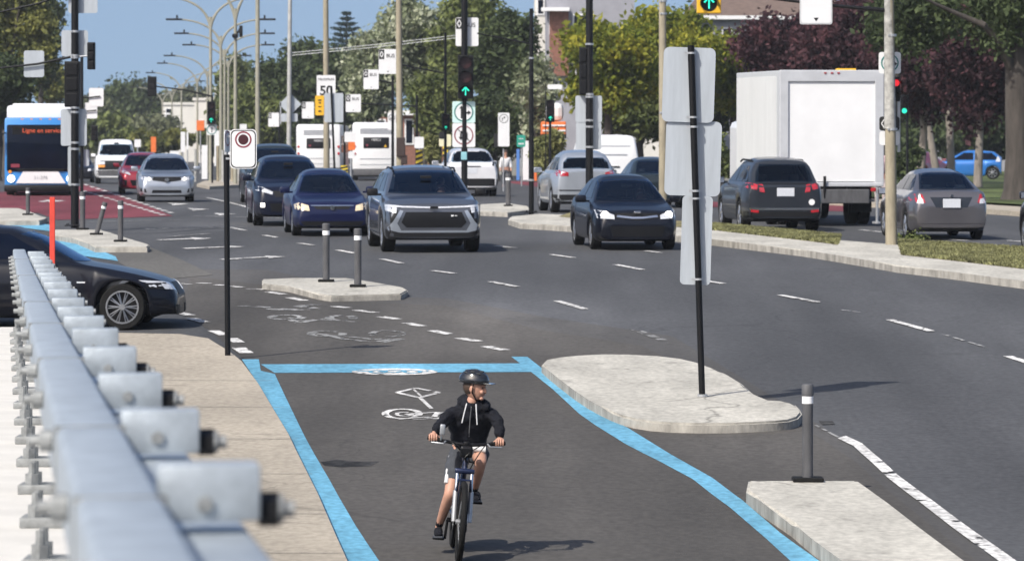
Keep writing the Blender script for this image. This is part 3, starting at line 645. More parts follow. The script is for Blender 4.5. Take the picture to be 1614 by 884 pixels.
for sx in (-1, 1): bm = bmesh.new(); tube(bm, [(sx * .62, -.35, 1.56), (sx * .62, -.1, 1.625), (sx * .60, 1.2, 1.62), (sx * .60, 1.6, 1.56)], .02); link('roof_rail', bm, 'plastic', t)
bm = bmesh.new(); box(bm, (.36, -2.46, .73), (.05, .02, .03)); box(bm, (.43, -2.46, .73), (.05, .02, .012)); link('badge', bm, 'reflector', t)
bm = bmesh.new(); box(bm, (0, -2.475, .89), (.16, .02, .05), .008); link('emblem', bm, 'plastic', t)
# --- blue sedan
t, b, bv = vehicle('sedan', SEDAN, 'dark blue compact sedan with yellowed headlights, left of the grey crossover', 'car', 'paint_blue_dark', 524, 373, 6.5, parts=[
    ('windshield', 'front', ws(.66, .52, .95, 1.36), 'glass'),
    ('headlight', 'front', [(.50, .56), (.80, .60), (.82, .70), (.72, .74), (.52, .68)], 'lamp_yellowed', .010, True),
    ('grille', 'front', [(-.36, .60), (.36, .60), (.42, .68), (-.42, .68)], 'black', .006),
    ('trim', 'front', [(-.46, .665), (.46, .665), (.48, .69), (-.48, .69)], 'chrome', .012),
    ('bumper_intake', 'front', [(-.62, .24), (.62, .24), (.70, .34), (-.70, .34)], 'black', .006),
    ('bumper_lip', 'front', [(-.78, .19), (.78, .19), (.80, .23), (-.80, .23)], 'plastic', .01)] + sides(SEDAN, .98, 1.31, 1.55, 2.05, 3.15, 3.75, (2.6,)))
bm = bmesh.new(); cyl(bm, (0, -2.27, .635), (0, -2.24, .635), .05, n=12); link('emblem', bm, 'chrome', t)
driver(t, SEDAN, 'driver of the dark blue compact sedan', 'cloth_white')
# --- two dark SUVs behind it
t, b, bv = vehicle('suv', dict(SUV, L=4.6, W=1.84), 'navy blue SUV with lit fog lamp following the dark blue sedan', 'car', 'paint_navy', 461, 357, 6.5, parts=[
    ('windshield', 'front', ws(.74, .58, 1.14, 1.57), 'glass'),
    ('headlight', 'front', [(.48, .76), (.86, .86), (.88, .97), (.70, .93), (.46, .82)], 'lamp', .01, True),
    ('grille', 'front', [(-.40, .70), (.40, .70), (.46, .84), (-.46, .84)], 'black'), ('grille', 'front', [(-.5, .36), (.5, .36), (.55, .55), (-.55, .55)], 'black'),
    ('fog_light', 'front', [(.66, .46), (.76, .46), (.76, .56), (.66, .56)], 'lamp_lit', .014, True)] + sides(SUV, 1.15, 1.5, 1.6, 2.3, 3.7, 4.2, (2.6, 3.55)))
t, b, bv = vehicle('minivan', dict(SUV, L=4.9, W=1.95, H=1.78, cab=[(1.0, 1.04), (1.8, 1.50), (2.2, 1.74), (3.0, 1.8), (4.3, 1.76), (4.8, 1.15)], deck=[(0, .6), (.04, .78), (.14, .94), (.5, 1.02), (1.2, 1.1), (4.7, 1.14), (4.9, .8)]),
                   'dark teal grey minivan at the back of the line of oncoming dark cars', 'car', 'paint_slate', 438, 322, 6.5, parts=[
    ('windshield', 'front', ws(.78, .62, 1.16, 1.68), 'glass'), ('headlight', 'front', [(.55, .76), (.90, .80), (.90, .93), (.6, .90)], 'lamp', .01, True),
    ('grille', 'front', [(-.45, .5), (.45, .5), (.5, .84), (-.5, .84)], 'black')] + sides(SUV, 1.16, 1.6, 1.6, 2.2, 4.3, 4.6, (2.6, 3.6)))
# --- silver hatch, red hatch, white van on the left
t, b, bv = vehicle('hatchback', dict(HATCH, L=4.3, W=1.78), 'silver hatchback with dark grille and lit lamps, in front of the red car', 'car', 'paint_silver', 263, 319, 6.0, parts=[
    ('windshield', 'front', ws(.70, .54, 1.00, 1.40), 'glass'),
    ('headlight', 'front', [(.44, .66), (.84, .72), (.84, .82), (.46, .74)], 'lamp', .01, True),
    ('grille', 'front', [(-.46, .68), (0, .62), (.46, .68), (.80, .82), (.40, .79), (-.40, .79), (-.80, .82)], 'black', .006),
    ('intake', 'front', [(-.50, .20), (.50, .20), (.44, .38), (-.44, .38)], 'black'), ('side_intake', 'front', [(.62, .30), (.82, .34), (.84, .46), (.66, .42)], 'black', .007, True)] + sides(HATCH, 1.02, 1.36, 1.5, 2.05, 3.5, 3.9, (2.55,)))
bm = bmesh.new(); cyl(bm, (0, -2.18, .70), (0, -2.13, .70), .07, n=12); link('emblem', bm, 'chrome', t)
for sx in (-1, 1):
    bm = bmesh.new(); cyl(bm, (sx * .55, -2.10, .73), (sx * .55, -2.02, .73), .05, n=10); link('headlight', bm, 'lamp_lit', t)
t, b, bv = vehicle('hatchback', dict(HATCH, L=4.2, W=1.74, H=1.5), 'red hatchback partly hidden behind the silver hatchback', 'car', 'paint_red', 226, 306, 6.0, parts=[
    ('windshield', 'front', ws(.66, .52, 1.02, 1.42), 'glass'), ('headlight', 'front', [(.44, .68), (.80, .78), (.80, .90), (.5, .76)], 'lamp', .01, True),
    ('grille', 'front', [(-.4, .3), (.4, .3), (.48, .5), (-.48, .5)], 'black'), ('intake', 'front', [(.6, .3), (.75, .34), (.72, .52), (.58, .5)], 'black', .007, True)] + sides(HATCH, 1.02, 1.36, 1.5, 2.05, 3.5, 3.9, (2.55,)))
t, b, bv = vehicle('cargo_van', dict(VAN, H=2.12), 'white full size cargo van with amber turn lamps behind the red hatchback', 'van', 'white_metal', 184, 290, 6.0, parts=[
    ('windshield', 'front', ws(.82, .72, 1.36, 1.88), 'glass'), ('grille', 'front', [(-.88, .66), (.88, .66), (.90, 1.10), (-.90, 1.10)], 'black', .005),
    ('headlight', 'front', [(.56, .92), (.86, .92), (.86, 1.06), (.56, 1.06)], 'lamp', .012, True), ('turn_light', 'front', [(.56, .78), (.88, .78), (.88, .90), (.56, .90)], 'lamp_amber', .012, True),
    ('bumper', 'front', [(-.93, .40), (.93, .40), (.93, .64), (-.93, .64)], 'post_grey', .03), ('side_window', 'left', [(1.3, 1.38), (2.2, 1.38), (2.2, 1.85), (1.65, 1.85)], 'glass', .006, True)])
t, b, bv = vehicle('sedan', dict(SEDAN), 'black car mostly hidden behind the thick black pole beside the white van', 'car', 'paint_black', 122, 288, 6.0, parts=[
    ('windshield', 'front', ws(.66, .52, .95, 1.36), 'glass'), ('headlight', 'front', [(.50, .56), (.80, .60), (.82, .72), (.52, .68)], 'lamp', .01, True)])
# --- black sedan right of centre
KIA = dict(SEDAN, L=4.4, W=1.74, H=1.46, deck=[(0, .50), (.04, .66), (.15, .77), (.5, .84), (1.2, .94), (3.6, .99), (4.0, 1.0), (4.3, .97), (4.4, .74)], cab=[(1.05, .92), (1.75, 1.32), (2.1, 1.43), (2.6, 1.46), (3.2, 1.40), (3.95, 1.0)])
t, b, bv = vehicle('sedan', KIA, 'black compact sedan with lit headlights and chrome grille line, beside the tall sign pole', 'car', 'paint_black_blue', 1005, 395, 6.3, parts=[
    ('windshield', 'front', ws(.68, .53, .98, 1.38), 'glass'),
    ('headlight', 'front', [(.46, .62), (.78, .64), (.80, .80), (.66, .78), (.46, .70)], 'lamp', .010, True),
    ('trim', 'front', [(-.42, .66), (-.1, .63), (.1, .63), (.42, .66), (.40, .70), (.1, .665), (-.1, .665), (-.40, .70)], 'chrome', .016),
    ('grille', 'front', [(-.44, .64), (0, .60), (.44, .64), (.44, .74), (-.44, .74)], 'black'),
    ('bumper_intake', 'front', [(-.5, .28), (.5, .28), (.55, .48), (-.55, .48)], 'black')] + sides(SEDAN, 1.0, 1.34, 1.55, 2.05, 3.15, 3.75, (2.6,)))
for sx in (-1, 1):
    bm = bmesh.new(); cyl(bm, (sx * .64, -2.13, .71), (sx * .64, -2.06, .71), .075, n=14); link('headlight', bm, 'lamp_lit', t)
    bm = bmesh.new(); box(bm, (sx * .6, -2.12, .36), (.05, .04, .06), .01); link('fog_light', bm, 'reflector', t)
bm = bmesh.new(); box(bm, (0, -2.17, .76), (.14, .02, .04), .01); link('emblem', bm, 'chrome', t)
driver(t, KIA, 'driver of the black compact sedan with lit headlights', 'cloth_grey')
# --- seen from behind
DG = dict(SUV, L=4.6, W=1.87, H=1.68, cab=[(1.12, 1.06), (1.95, 1.50), (2.3, 1.62), (3.0, 1.67), (3.9, 1.64), (4.1, 1.6), (4.45, 1.16)])
t, b, bv = vehicle('suv', DG, 'dark grey SUV seen from behind, in front of the white box truck', 'car', 'paint_dark_grey', 1237, 366, 6.0, True, parts=[
    ('rear_window', 'rear', [(-.66, 1.14), (.66, 1.14), (.62, 1.36), (.52, 1.54), (-.52, 1.54), (-.62, 1.36)], 'glass'),
    ('tail_light', 'rear', [(.64, .96), (.84, 1.0), (.90, 1.10), (.78, 1.12), (.62, 1.08)], 'tail', .012, True), ('tail_light', 'rear', [(.46, .90), (.58, .92), (.60, 1.10), (.50, 1.08)], 'tail', .012, True),
    ('trim', 'rear', [(-.85, .50), (.85, .50), (.80, .55), (-.80, .55)], 'chrome', .014), ('bumper', 'rear', [(-.88, .26), (.88, .26), (.9, .46), (-.9, .46)], 'plastic', .012),
    ('reflector', 'rear', [(.6, .44), (.78, .46), (.78, .52), (.6, .50)], 'tail', .02, True), ('light_strip', 'rear', [(-.6, 1.09), (.6, 1.09), (.6, 1.115), (-.6, 1.115)], 'black', .012)] + sides(SUV, 1.14, 1.5, 1.6, 2.3, 3.7, 4.25, (2.6, 3.55)))
bm = bmesh.new(); box(bm, (-.02, 2.29, .91), (.40, .03, .19), .006); link('licence_plate', bm, 'plate', t)
bm = bmesh.new()
for sx in (-1, 1): bm = bmesh.new(); tube(bm, [(sx * .60, -.3, 1.58), (sx * .60, 0, 1.63), (sx * .59, 1.2, 1.625), (sx * .58, 1.5, 1.57)], .022); link('roof_rail', bm, 'plastic', t)
bm = bmesh.new(); cyl(bm, (-.62, 2.28, .68), (-.62, 2.31, .68), .07, n=12); link('sticker', bm, 'reflector', t)
SS = dict(SUV, L=4.5, W=1.85, H=1.68, cab=[(1.12, 1.06), (1.95, 1.50), (2.3, 1.62), (3.0, 1.68), (3.8, 1.62), (4.05, 1.52), (4.4, 1.14)], tr=(.9, .17))
t, b, bv = vehicle('suv', SS, 'silver SUV seen from behind, between the thick black pole and the white van', 'car', 'paint_ice', 925, 336, 6.0, True, parts=[
    ('rear_window', 'rear', [(-.64, 1.20), (.64, 1.20), (.60, 1.38), (.48, 1.5), (-.48, 1.5), (-.60, 1.38)], 'glass'),
    ('tail_light', 'rear', [(.50, 1.0), (.80, 1.0), (.86, 1.12), (.72, 1.16), (.5, 1.1)], 'tail', .012, True),
    ('bumper', 'rear', [(-.85, .28), (.85, .28), (.88, .50), (-.88, .50)], 'plastic', .012), ('trim', 'rear', [(-.80, .60), (.80, .60), (.76, .63), (-.76, .63)], 'plastic', .01)] + sides(SUV, 1.16, 1.5, 1.6, 2.3, 3.7, 4.15, (2.6, 3.5)))
WS = dict(SUV, L=4.6, W=1.88, H=1.68)
t, b, bv = vehicle('suv', WS, 'white crossover seen from behind beyond the grey crossover', 'car', 'paint_white_car', 744, 310, 5.5, True, parts=[
    ('rear_window', 'rear', [(-.72, 1.18), (.72, 1.18), (.66, 1.40), (.55, 1.58), (-.55, 1.58), (-.66, 1.40)], 'glass'),
    ('bumper', 'rear', [(-.90, .28), (.90, .28), (.92, .58), (.7, .62), (-.7, .62), (-.92, .58)], 'plastic', .012),
    ('tail_light', 'rear', [(.70, 1.06), (.90, 1.04), (.92, 1.16), (.72, 1.18)], 'black', .012, True), ('trim', 'rear', [(-.3, 1.02), (.3, 1.02), (.3, 1.05), (-.3, 1.05)], 'plastic', .014)] + sides(SUV, 1.16, 1.52, 1.6, 2.3, 3.7, 4.2, (2.6, 3.5)))
bm = bmesh.new(); box(bm, (0, 2.29, .88), (.36, .03, .18), .006); link('licence_plate', bm, 'plate', t)
t, b, bv = vehicle('cargo_van', dict(VAN, W=2.05), 'plain white van seen from behind beyond the silver SUV', 'van', 'white_metal', 965, 313, 5.0, True, parts=[
    ('door_handle', 'rear', [(-.25, 1.02), (.1, 1.02), (.1, 1.07), (-.25, 1.07)], 'plastic', .02), ('tail_light', 'rear', [(-.97, 1.1), (-.88, 1.1), (-.88, 1.3), (-.97, 1.3)], 'tail', .015, True),
    ('lettering_strip', 'rear', [(-.5, 1.42), (.55, 1.42), (.55, 1.47), (-.5, 1.47)], 'alu', .008), ('lettering_strip', 'rear', [(-.6, 1.72), (.5, 1.72), (.5, 1.75), (-.6, 1.75)], 'alu', .008),
    ('bumper', 'rear', [(-.98, .4), (.98, .4), (.98, .58), (-.98, .58)], 'plastic', .03)])
t, b, bv = vehicle('sedan', SEDAN, 'slate blue car seen from behind, hidden up to its roof by the black sedan', 'car', 'paint_slate', 1038, 328, 5.5, True, parts=[
    ('rear_window', 'rear', [(-.58, 1.0), (.58, 1.0), (.48, 1.36), (-.48, 1.36)], 'glass')] + sides(SEDAN, .98, 1.31, 1.55, 2.05, 3.15, 3.75, (2.6,)))
NV = dict(SEDAN, L=4.45, W=1.72, H=1.5, deck=[(0, .50), (.04, .66), (.15, .77), (.5, .84), (1.2, .95), (3.6, 1.02), (3.9, 1.05), (4.32, 1.04), (4.42, .86), (4.45, .7)], cab=[(1.05, .92), (1.75, 1.34), (2.1, 1.46), (2.6, 1.49), (3.2, 1.42), (3.95, 1.05)], tr=(.9, .14))
t, b, bv = vehicle('sedan', NV, 'taupe grey sedan seen from behind, right of the tan pole', 'car', 'paint_grey', 1500, 379, 5.3, True, parts=[
    ('rear_window', 'rear', [(-.60, 1.08), (.60, 1.08), (.48, 1.40), (.3, 1.43), (-.3, 1.43), (-.48, 1.40)], 'glass'),
    ('tail_light', 'rear', [(.56, .80), (.70, .80), (.82, .84), (.84, 1.0), (.62, .98)], 'tail', .012, True), ('reversing_light', 'rear', [(.60, .78), (.74, .79), (.70, .90), (.62, .88)], 'lamp', .02, True),
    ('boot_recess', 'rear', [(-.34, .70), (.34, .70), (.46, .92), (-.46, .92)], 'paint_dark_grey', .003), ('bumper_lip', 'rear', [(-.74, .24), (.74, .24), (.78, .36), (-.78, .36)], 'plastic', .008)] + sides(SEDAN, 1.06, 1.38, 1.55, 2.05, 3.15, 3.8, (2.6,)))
bm = bmesh.new(); box(bm, (0, 2.24, .79), (.38, .03, .19), .006); link('licence_plate', bm, 'plate', t)
bm = bmesh.new(); cyl(bm, (0, 2.20, .95), (0, 2.25, .95), .035, n=10); link('emblem', bm, 'chrome', t)
t, b, bv = vehicle('suv', SUV, 'black car cut off by the right edge of the photo', 'car', 'paint_black', 1757, 410, 5.3, True, parts=[('rear_window', 'rear', [(-.66, 1.14), (.66, 1.14), (.52, 1.54), (-.52, 1.54)], 'glass')])
# --- parked on the side street, right
def sideways(t, px, py, Y, rz):
    t.location = base(px, Y); t.rotation_euler = (0, 0, R(rz))
t, b, bv = vehicle('hatchback', dict(HATCH, L=3.9, W=1.72, H=1.5), 'bright blue hatchback parked side on beneath the purple trees', 'car', 'paint_bright_blue', 1530, 290, parts=[
    ('headlight', 'front', [(.5, .62), (.82, .70), (.8, .86), (.5, .78)], 'lamp', .01, True), ('windshield', 'front', ws(.66, .52, 1.0, 1.40), 'glass'), ('tail_light', 'left', [(3.6, .9), (3.82, .9), (3.85, 1.2), (3.7, 1.2)], 'lamp', .012, True)] + sides(HATCH, 1.0, 1.36, 1.35, 2.0, 3.4, 3.8, (2.5,)), group='cars parked beyond the lawn')
t.location = base(1519, 222) + Vector((0, 0, .1)); t.rotation_euler = (0, 0, R(-98))
t, b, bv = vehicle('sedan', dict(SEDAN), 'red car with only its roof and tail lamps above the taupe sedan', 'car', 'paint_red', 1475, 290, 5, True, parts=[('tail_light', 'rear', [(.50, .70), (.80, .72), (.8, .86), (.5, .84)], 'tail', .012, True), ('rear_window', 'rear', [(-.58, 1.0), (.58, 1.0), (.48, 1.36), (-.48, 1.36)], 'glass')], group='cars parked beyond the lawn')
t.location = base(1450, 215) + Vector((0, 0, .1)); t.rotation_euler = (0, 0, R(150))
# --- black saloon nosing out on the left, side on
BM = dict(SEDAN, L=4.75, W=1.82, H=1.44, fo=.77, wb=2.80, wr=.335, gc=.17, arch=.055, tw=.24, spokes=10, tf=(1.0, .30),
          deck=[(0, .44), (.04, .56), (.12, .66), (.28, .73), (.6, .81), (1.0, .89), (1.45, .96), (3.6, 1.0), (4.3, 1.04), (4.7, .98), (4.75, .75)], cab=[(1.35, .92), (2.0, 1.30), (2.4, 1.45), (2.9, 1.49), (3.5, 1.44), (4.3, 1.04)], mirror=(1.85, 1.03))
t, b, bv = vehicle('sedan', BM, 'black saloon with multi spoke alloy wheel, side on behind the guard rail', 'car', 'paint_black_blue', 100, 520, parts=[
    ('headlight', 'front', [(.40, .56), (.80, .60), (.84, .72), (.50, .68)], 'lamp', .01, True), ('windshield', 'front', ws(.70, .54, 1.0, 1.40), 'glass'), ('grille', 'front', [(-.3, .5), (.3, .5), (.3, .68), (-.3, .68)], 'black'),
    ('intake', 'front', [(.3, .24), (.75, .24), (.78, .36), (.3, .36)], 'black', .007, True), ('turn_light', 'left', [(1.30, .68), (1.42, .68), (1.42, .70), (1.30, .70)], 'lamp', .008, True),
    ('headlight', 'left', [(.10, .58), (.42, .60), (.46, .68), (.15, .68)], 'plastic', .01, True)] + sides(BM, 1.02, 1.38, 1.75, 2.45, 3.45, 4.1, (2.85,)), group=G1)
g = G(192, 521); rzb = 88
fwd = Vector((math.sin(R(rzb)), -math.cos(R(rzb)), 0))           # direction the nose points
side = Vector((math.cos(R(rzb)), math.sin(R(rzb)), 0))
loc = g - fwd * (4.75 / 2 - .77) + side * (.91 - .0) ; t.location = (loc.x, loc.y, zg(g.y)); t.rotation_euler = (0, -math.atan2(zg(62) - zg(61), 1) * 0 , R(rzb))
M['windshield_blue'] = None; del M['windshield_blue']

# --- box truck
def truck():
    t = thing('box_truck', 'white box truck seen from behind with folded tail lift', 'truck', group=G1)
    Wt, Ht, Lb = 2.5, 3.72, 7.2; z0 = 1.02; y1 = 4.3; y0 = y1 - Lb    # rear end at +y1
    bm = bmesh.new(); box(bm, (0, (y0 + y1) / 2, (z0 + Ht) / 2), (Wt, Lb, Ht - z0), .02)
    for k in range(40):
        y = y0 + .15 + k * (Lb - .5) / 40
        for sx in (-1, 1): box(bm, (sx * (Wt / 2 + .005), y, (z0 + Ht) / 2), (.02, .05, Ht - z0 - .25))
    link('cargo_box', bm, mat('truck_side', (.60, .61, .61), .45, .1, var=.08, scale=2, stretch=(1, 1, .2)), t)
    bm = bmesh.new()
    box(bm, (-Wt / 2 + .10, y1 + .04, (z0 + Ht) / 2), (.22, .10, Ht - z0 + .02), .02); box(bm, (Wt / 2 - .10, y1 + .04, (z0 + Ht) / 2), (.22, .10, Ht - z0 + .02), .02)
    box(bm, (0, y1 + .038, Ht - .13), (Wt, .10, .28), .02); box(bm, (0, y1 + .038, z0 - .02), (Wt, .12, .10), .02); link('rear_frame', bm, 'truck_frame', t)
    bm = bmesh.new(); box(bm, (0, y1 + .01, (z0 + Ht) / 2 - .1), (Wt - .40, .06, Ht - z0 - .30), .01)
    d = link('rear_door', bm, 'white_metal', t)
    bm = bmesh.new(); box(bm, (.72, y1 + .06, z0 + .22), (.03, .04, .22)); box(bm, (.68, y1 + .07, z0 + .14), (.14, .04, .05)); link('door_latch', bm, 'alu', d)
    for k in range(3):
        bm = bmesh.new(); box(bm, ((k - 1) * .16, y1 + .095, Ht - .06), (.06, .02, .03)); link('marker_light', bm, 'tail', t)
    bm = bmesh.new(); box(bm, (-.55, y1 - 1.2, Ht + .035), (.45, .3, .05)); link('roof_box', bm, 'sign_yellow', t)
    bm = bmesh.new(); box(bm, (-.30, y1 - .2, .80), (1.3, .3, .14), .02); box(bm, (-.25, y1 + .10, .72), (1.30, .08, .34), .02); link('tail_lift', bm, 'post_grey', t)
    bm = bmesh.new(); cyl(bm, (.18, y1 + .16, 1.2), (.18, y1 + .1, .6), .035); cyl(bm, (.22, y1 + .1, .85), (.40, y1 - .5, .35), .05); cyl(bm, (.45, y1 + .06, .70), (.45, y1 - .6, .4), .04); link('lift_arm', bm, 'plastic', t)
    bm = bmesh.new(); box(bm, (.62, y1 + .08, .93), (.55, .05, .04)); box(bm, (.55, y1 + .08, .80), (.5, .05, .05)); link('bumper_bar', bm, 'alu', t)
    for xx, mm in ((.95, 'tail'), (.80, 'lamp_amber'), (-1.0, 'tail')):
        bm = bmesh.new(); box(bm, (xx, y1 + .09, .88), (.12, .04, .09), .01); link('tail_light', bm, mm, t)
    bm = bmesh.new(); box(bm, (0, y1 + .0, .62), (2.1, .06, .07)); box(bm, (.9, y1 - .1, .74), (.06, .1, .3)); box(bm, (-.9, y1 - .1, .74), (.06, .1, .3)); link('underrun_bar', bm, 'post_grey', t)
    bm = bmesh.new(); box(bm, (.5, y1 + .035, z0 + .13), (.5, .008, .06)); link('reflective_strip', bm, 'tail', d)
    pass
    bm = bmesh.new(); cyl(bm, (-1.1, y1 + .05, 1.0), (-1.1, y1 + .05, .12), .035); cyl(bm, (-1.1, y1 + .05, .12), (-1.1, y1 + .05, .07), .12); link('stabiliser_leg', bm, 'alu', t)
    bm = bmesh.new()
    for sx in (-1, 1): box(bm, (sx * .42, 0, .85), (.12, Lb + 1.5, .24))
    link('chassis', bm, 'black', t)
    for sx in (-1, 1):
        for yy in (2.2, -3.9):
            for dx_ in ((0, .28) if yy > 0 else (0,)): wheel(t, sx * (1.12 - dx_), yy, .46, .25, sx, 8, 'alu')
        bm = bmesh.new(); box(bm, (sx * .98, 2.85, .62), (.5, .03, .62)); link('mud_flap', bm, 'tyre', t)
    bm = bmesh.new(); box(bm, (0, -4.3, 1.55), (2.2, 2.0, 1.9), .18); link('cab', bm, 'white_metal', t)
    bm = bmesh.new(); box(bm, (0, -5.28, 1.9), (1.9, .08, .8), .03); link('windshield', bm, 'glass', t)
    return t
t = truck(); place(t, 1310, 357, 8.6, 5.2, True)

# --- city buses
def bus_front():
    t = thing('city_bus', 'blue and white city bus facing the camera with orange destination sign', 'bus', group='city buses')
    Wb, Hb, Lb = 2.5, 2.72, 12.0; y0 = -Lb / 2
    M['bus_blue'] = mat('bus_blue', (0.04, 0.24, 0.60), .3, var=.06, coat=.8)
    bm = bmesh.new(); box(bm, (0, 0, (.32 + Hb) / 2), (Wb, Lb, Hb - .32), .09); link('body', bm, 'bus_blue', t, 40)
    bm = bmesh.new(); box(bm, (0, .4, Hb + .12), (Wb - .12, Lb - 1.0, .62), .12); box(bm, (0, .6, Hb + .42), (Wb - .5, Lb - 2.0, .16), .05); link('roof_fairing', bm, 'white_metal', t, 40)
    bm = bmesh.new(); box(bm, (0, y0 - .005, 1.66), (Wb - .16, .07, 1.62), .05); ws_ = link('windshield', bm, 'glass', t, 40)
    bm = bmesh.new(); box(bm, (.05, y0 - .045, 2.28), (2.05, .01, .28)); ds = link('destination_sign', bm, 'black', t)
    txt(ds, 'Ligne en service', (.06, y0 - .056, 2.20), .215, 'led', -1)
    bm = bmesh.new(); box(bm, (-.88, y0 - .045, 1.05), (.30, .01, .12)); link('route_card', bm, 'sign_red', t)
    bm = bmesh.new(); cyl(bm, (-.9, y0 - .06, .92), (.1, y0 - .06, .95), .012); cyl(bm, (.95, y0 - .06, .92), (.0, y0 - .06, .95), .012); box(bm, (0, y0 - .03, .90), (1.6, .05, .10), .02); link('wiper', bm, 'black', t)
    bm = bmesh.new(); f = [bm.verts.new((x, y0 - .03, z)) for x, z in ((-.86, .87), (.86, .87), (.60, .42), (-.60, .42))] ; f = bm.faces.new([bm.verts.new((x, y0 - .035, z)) for x, z in ((-.60, .86), (.60, .86), (.86, .44), (-.86, .44))])
    r = bmesh.ops.extrude_face_region(bm, geom=[f]); [setattr(v.co, 'y', v.co.y + .06) for v in r['geom'] if isinstance(v, bmesh.types.BMVert)]
    for v in [v for v in bm.verts if not v.link_faces]: bm.verts.remove(v)
    fp = link('front_panel', bm, 'white_metal', t)
    txt(fp, '31-276', (0, y0 - .042, .58), .17, 'alu', -1)
    bm = bmesh.new(); box(bm, (0, y0 - .03, .27), (Wb + .02, .16, .24), .05); link('bumper', bm, 'plastic', t, 40)
    for sx in (-1, 1):
        bm = bmesh.new(); cyl(bm, (sx * 1.02, y0 - .045, .60), (sx * 1.02, y0, .60), .13, n=18); hl = link('headlight', bm, 'lamp_lit', t)
        bm = bmesh.new(); cyl(bm, (sx * 1.06, y0 - .04, .84), (sx * 1.06, y0, .84), .06, n=12); link('turn_light', bm, 'lamp_amber', t)
        bm = bmesh.new(); box(bm, (sx * 1.42, y0 - .15, 1.9), (.16, .1, .40), .03); cyl(bm, (sx * 1.2, y0, 2.2), (sx * 1.42, y0 - .15, 2.1), .02); link('wing_mirror', bm, 'black', t)
        bm = bmesh.new(); box(bm, (sx * (Wb / 2 - .0), .2, 1.75), (.03, Lb - 1.2, .95), .01); link('side_window', bm, 'glass', t)
        for yy in (y0 + 2.6, y0 + 8.8): wheel(t, sx * 1.09, yy, .48, .28, sx, 8, 'alu')
    for k in range(5):
        bm = bmesh.new(); box(bm, ((k - 2) * .32, y0 + .02, 2.66), (.09, .03, .04)); link('marker_light', bm, 'lamp_amber', t)
    bm = bmesh.new(); box(bm, (0, .3, .3), (Wb - .3, Lb - 1.6, .3)); link('chassis', bm, 'black', t)
    return t
def txt(parent, s, loc, size, m, face=-1, name='lettering', bold=0.0, rz=0):
    cu = bpy.data.curves.new(name, 'FONT'); cu.body = s; cu.size = size; cu.align_x = 'CENTER'; cu.extrude = 0.003; cu.offset = bold
    tmp = bpy.data.objects.new('t', cu); COL.objects.link(tmp); bpy.context.view_layer.update(); me = bpy.data.meshes.new_from_object(tmp.evaluated_get(bpy.context.evaluated_depsgraph_get()))
    bpy.data.objects.remove(tmp); bpy.data.curves.remove(cu); me.materials.clear(); me.materials.append(M[m] if isinstance(m, str) else m)
    o = bpy.data.objects.new(name, me); COL.objects.link(o); o.parent = parent
    o.location = loc; o.rotation_euler = (R(90), 0, rz if face == -1 else math.pi)
    return o
t = bus_front(); place(t, 58, 309, 12, 4.2)
t.rotation_euler.z = R(5.5)
def bus_rear(label):
    t = thing('city_bus', label, 'bus', group='city buses')
    Wb, Hb, Lb = 2.5, 3.05, 12.0; y0 = Lb / 2
    bm = bmesh.new(); box(bm, (0, 0, (.5 + Hb) / 2), (Wb, Lb, Hb - .5), .16); link('body', bm, 'white_metal', t, 40)
    bm = bmesh.new(); box(bm, (0, y0 + .0, .45), (Wb - .1, .2, .36), .04); link('bumper', bm, 'post_grey', t, 40)
    bm = bmesh.new(); box(bm, (0, y0 - .005, 1.98), (1.35, .05, .58), .04); rw = link('rear_panel', bm, 'black', t, 40)
    bm = bmesh.new()
    for k in range(7): box(bm, (0, y0 + .004, 2.46 + k * .045), (1.7, .03, .018))
    link('vent_louvre', bm, 'alu', t)
    txt(rw, 'MERCI', (0, y0 + .03, 2.08), .17, 'sign_white', 1)
    bm = bmesh.new(); f = [bm.verts.new(v) for v in ((-.40, y0 + .026, 1.76), (-.56, y0 + .026, 1.76), (-.48, y0 + .026, 1.90))]; bm.faces.new(f); link('warning_triangle', bm, 'sign_yellow', rw)
    bm = bmesh.new(); f = [bm.verts.new(v) for v in ((.56, y0 + .026, 1.90), (.40, y0 + .026, 1.90), (.48, y0 + .026, 1.76))]; bm.faces.new(f); link('yield_triangle', bm, 'sign_red', rw)
    for sx in (-1, 1):
        for z in (1.42, 1.80): 
            bm = bmesh.new(); cyl(bm, (sx * 1.12, y0 - .03, z), (sx * 1.12, y0 + .03, z), .07, n=12); link('tail_light', bm, 'tail', t)
        bm = bmesh.new(); box(bm, (sx * Wb / 2, 0, 1.95), (.03, Lb - 1.0, .95)); link('side_window', bm, 'glass', t)
        for yy in (-3.6, 2.6): wheel(t, sx * 1.09, yy, .48, .28, sx, 8, 'alu')
    bm = bmesh.new(); box(bm, (0, y0 + .01, 1.15), (1.7, .02, .04)); box(bm, (0, y0 + .01, .85), (1.7, .02, .03)); link('hatch_line', bm, 'alu', t)
    bm = bmesh.new(); box(bm, (0, 0, .35), (Wb - .3, Lb - 1, .3)); link('chassis', bm, 'black', t)
    return t
t = bus_rear('white city bus seen from behind, right one of two, beside the brown pole box'); place(t, 593, 285, 12, 2, True)
t = bus_rear('white city bus seen from behind, left one of two, partly hidden by a tan pole'); place(t, 502, 282, 12, 0, True)
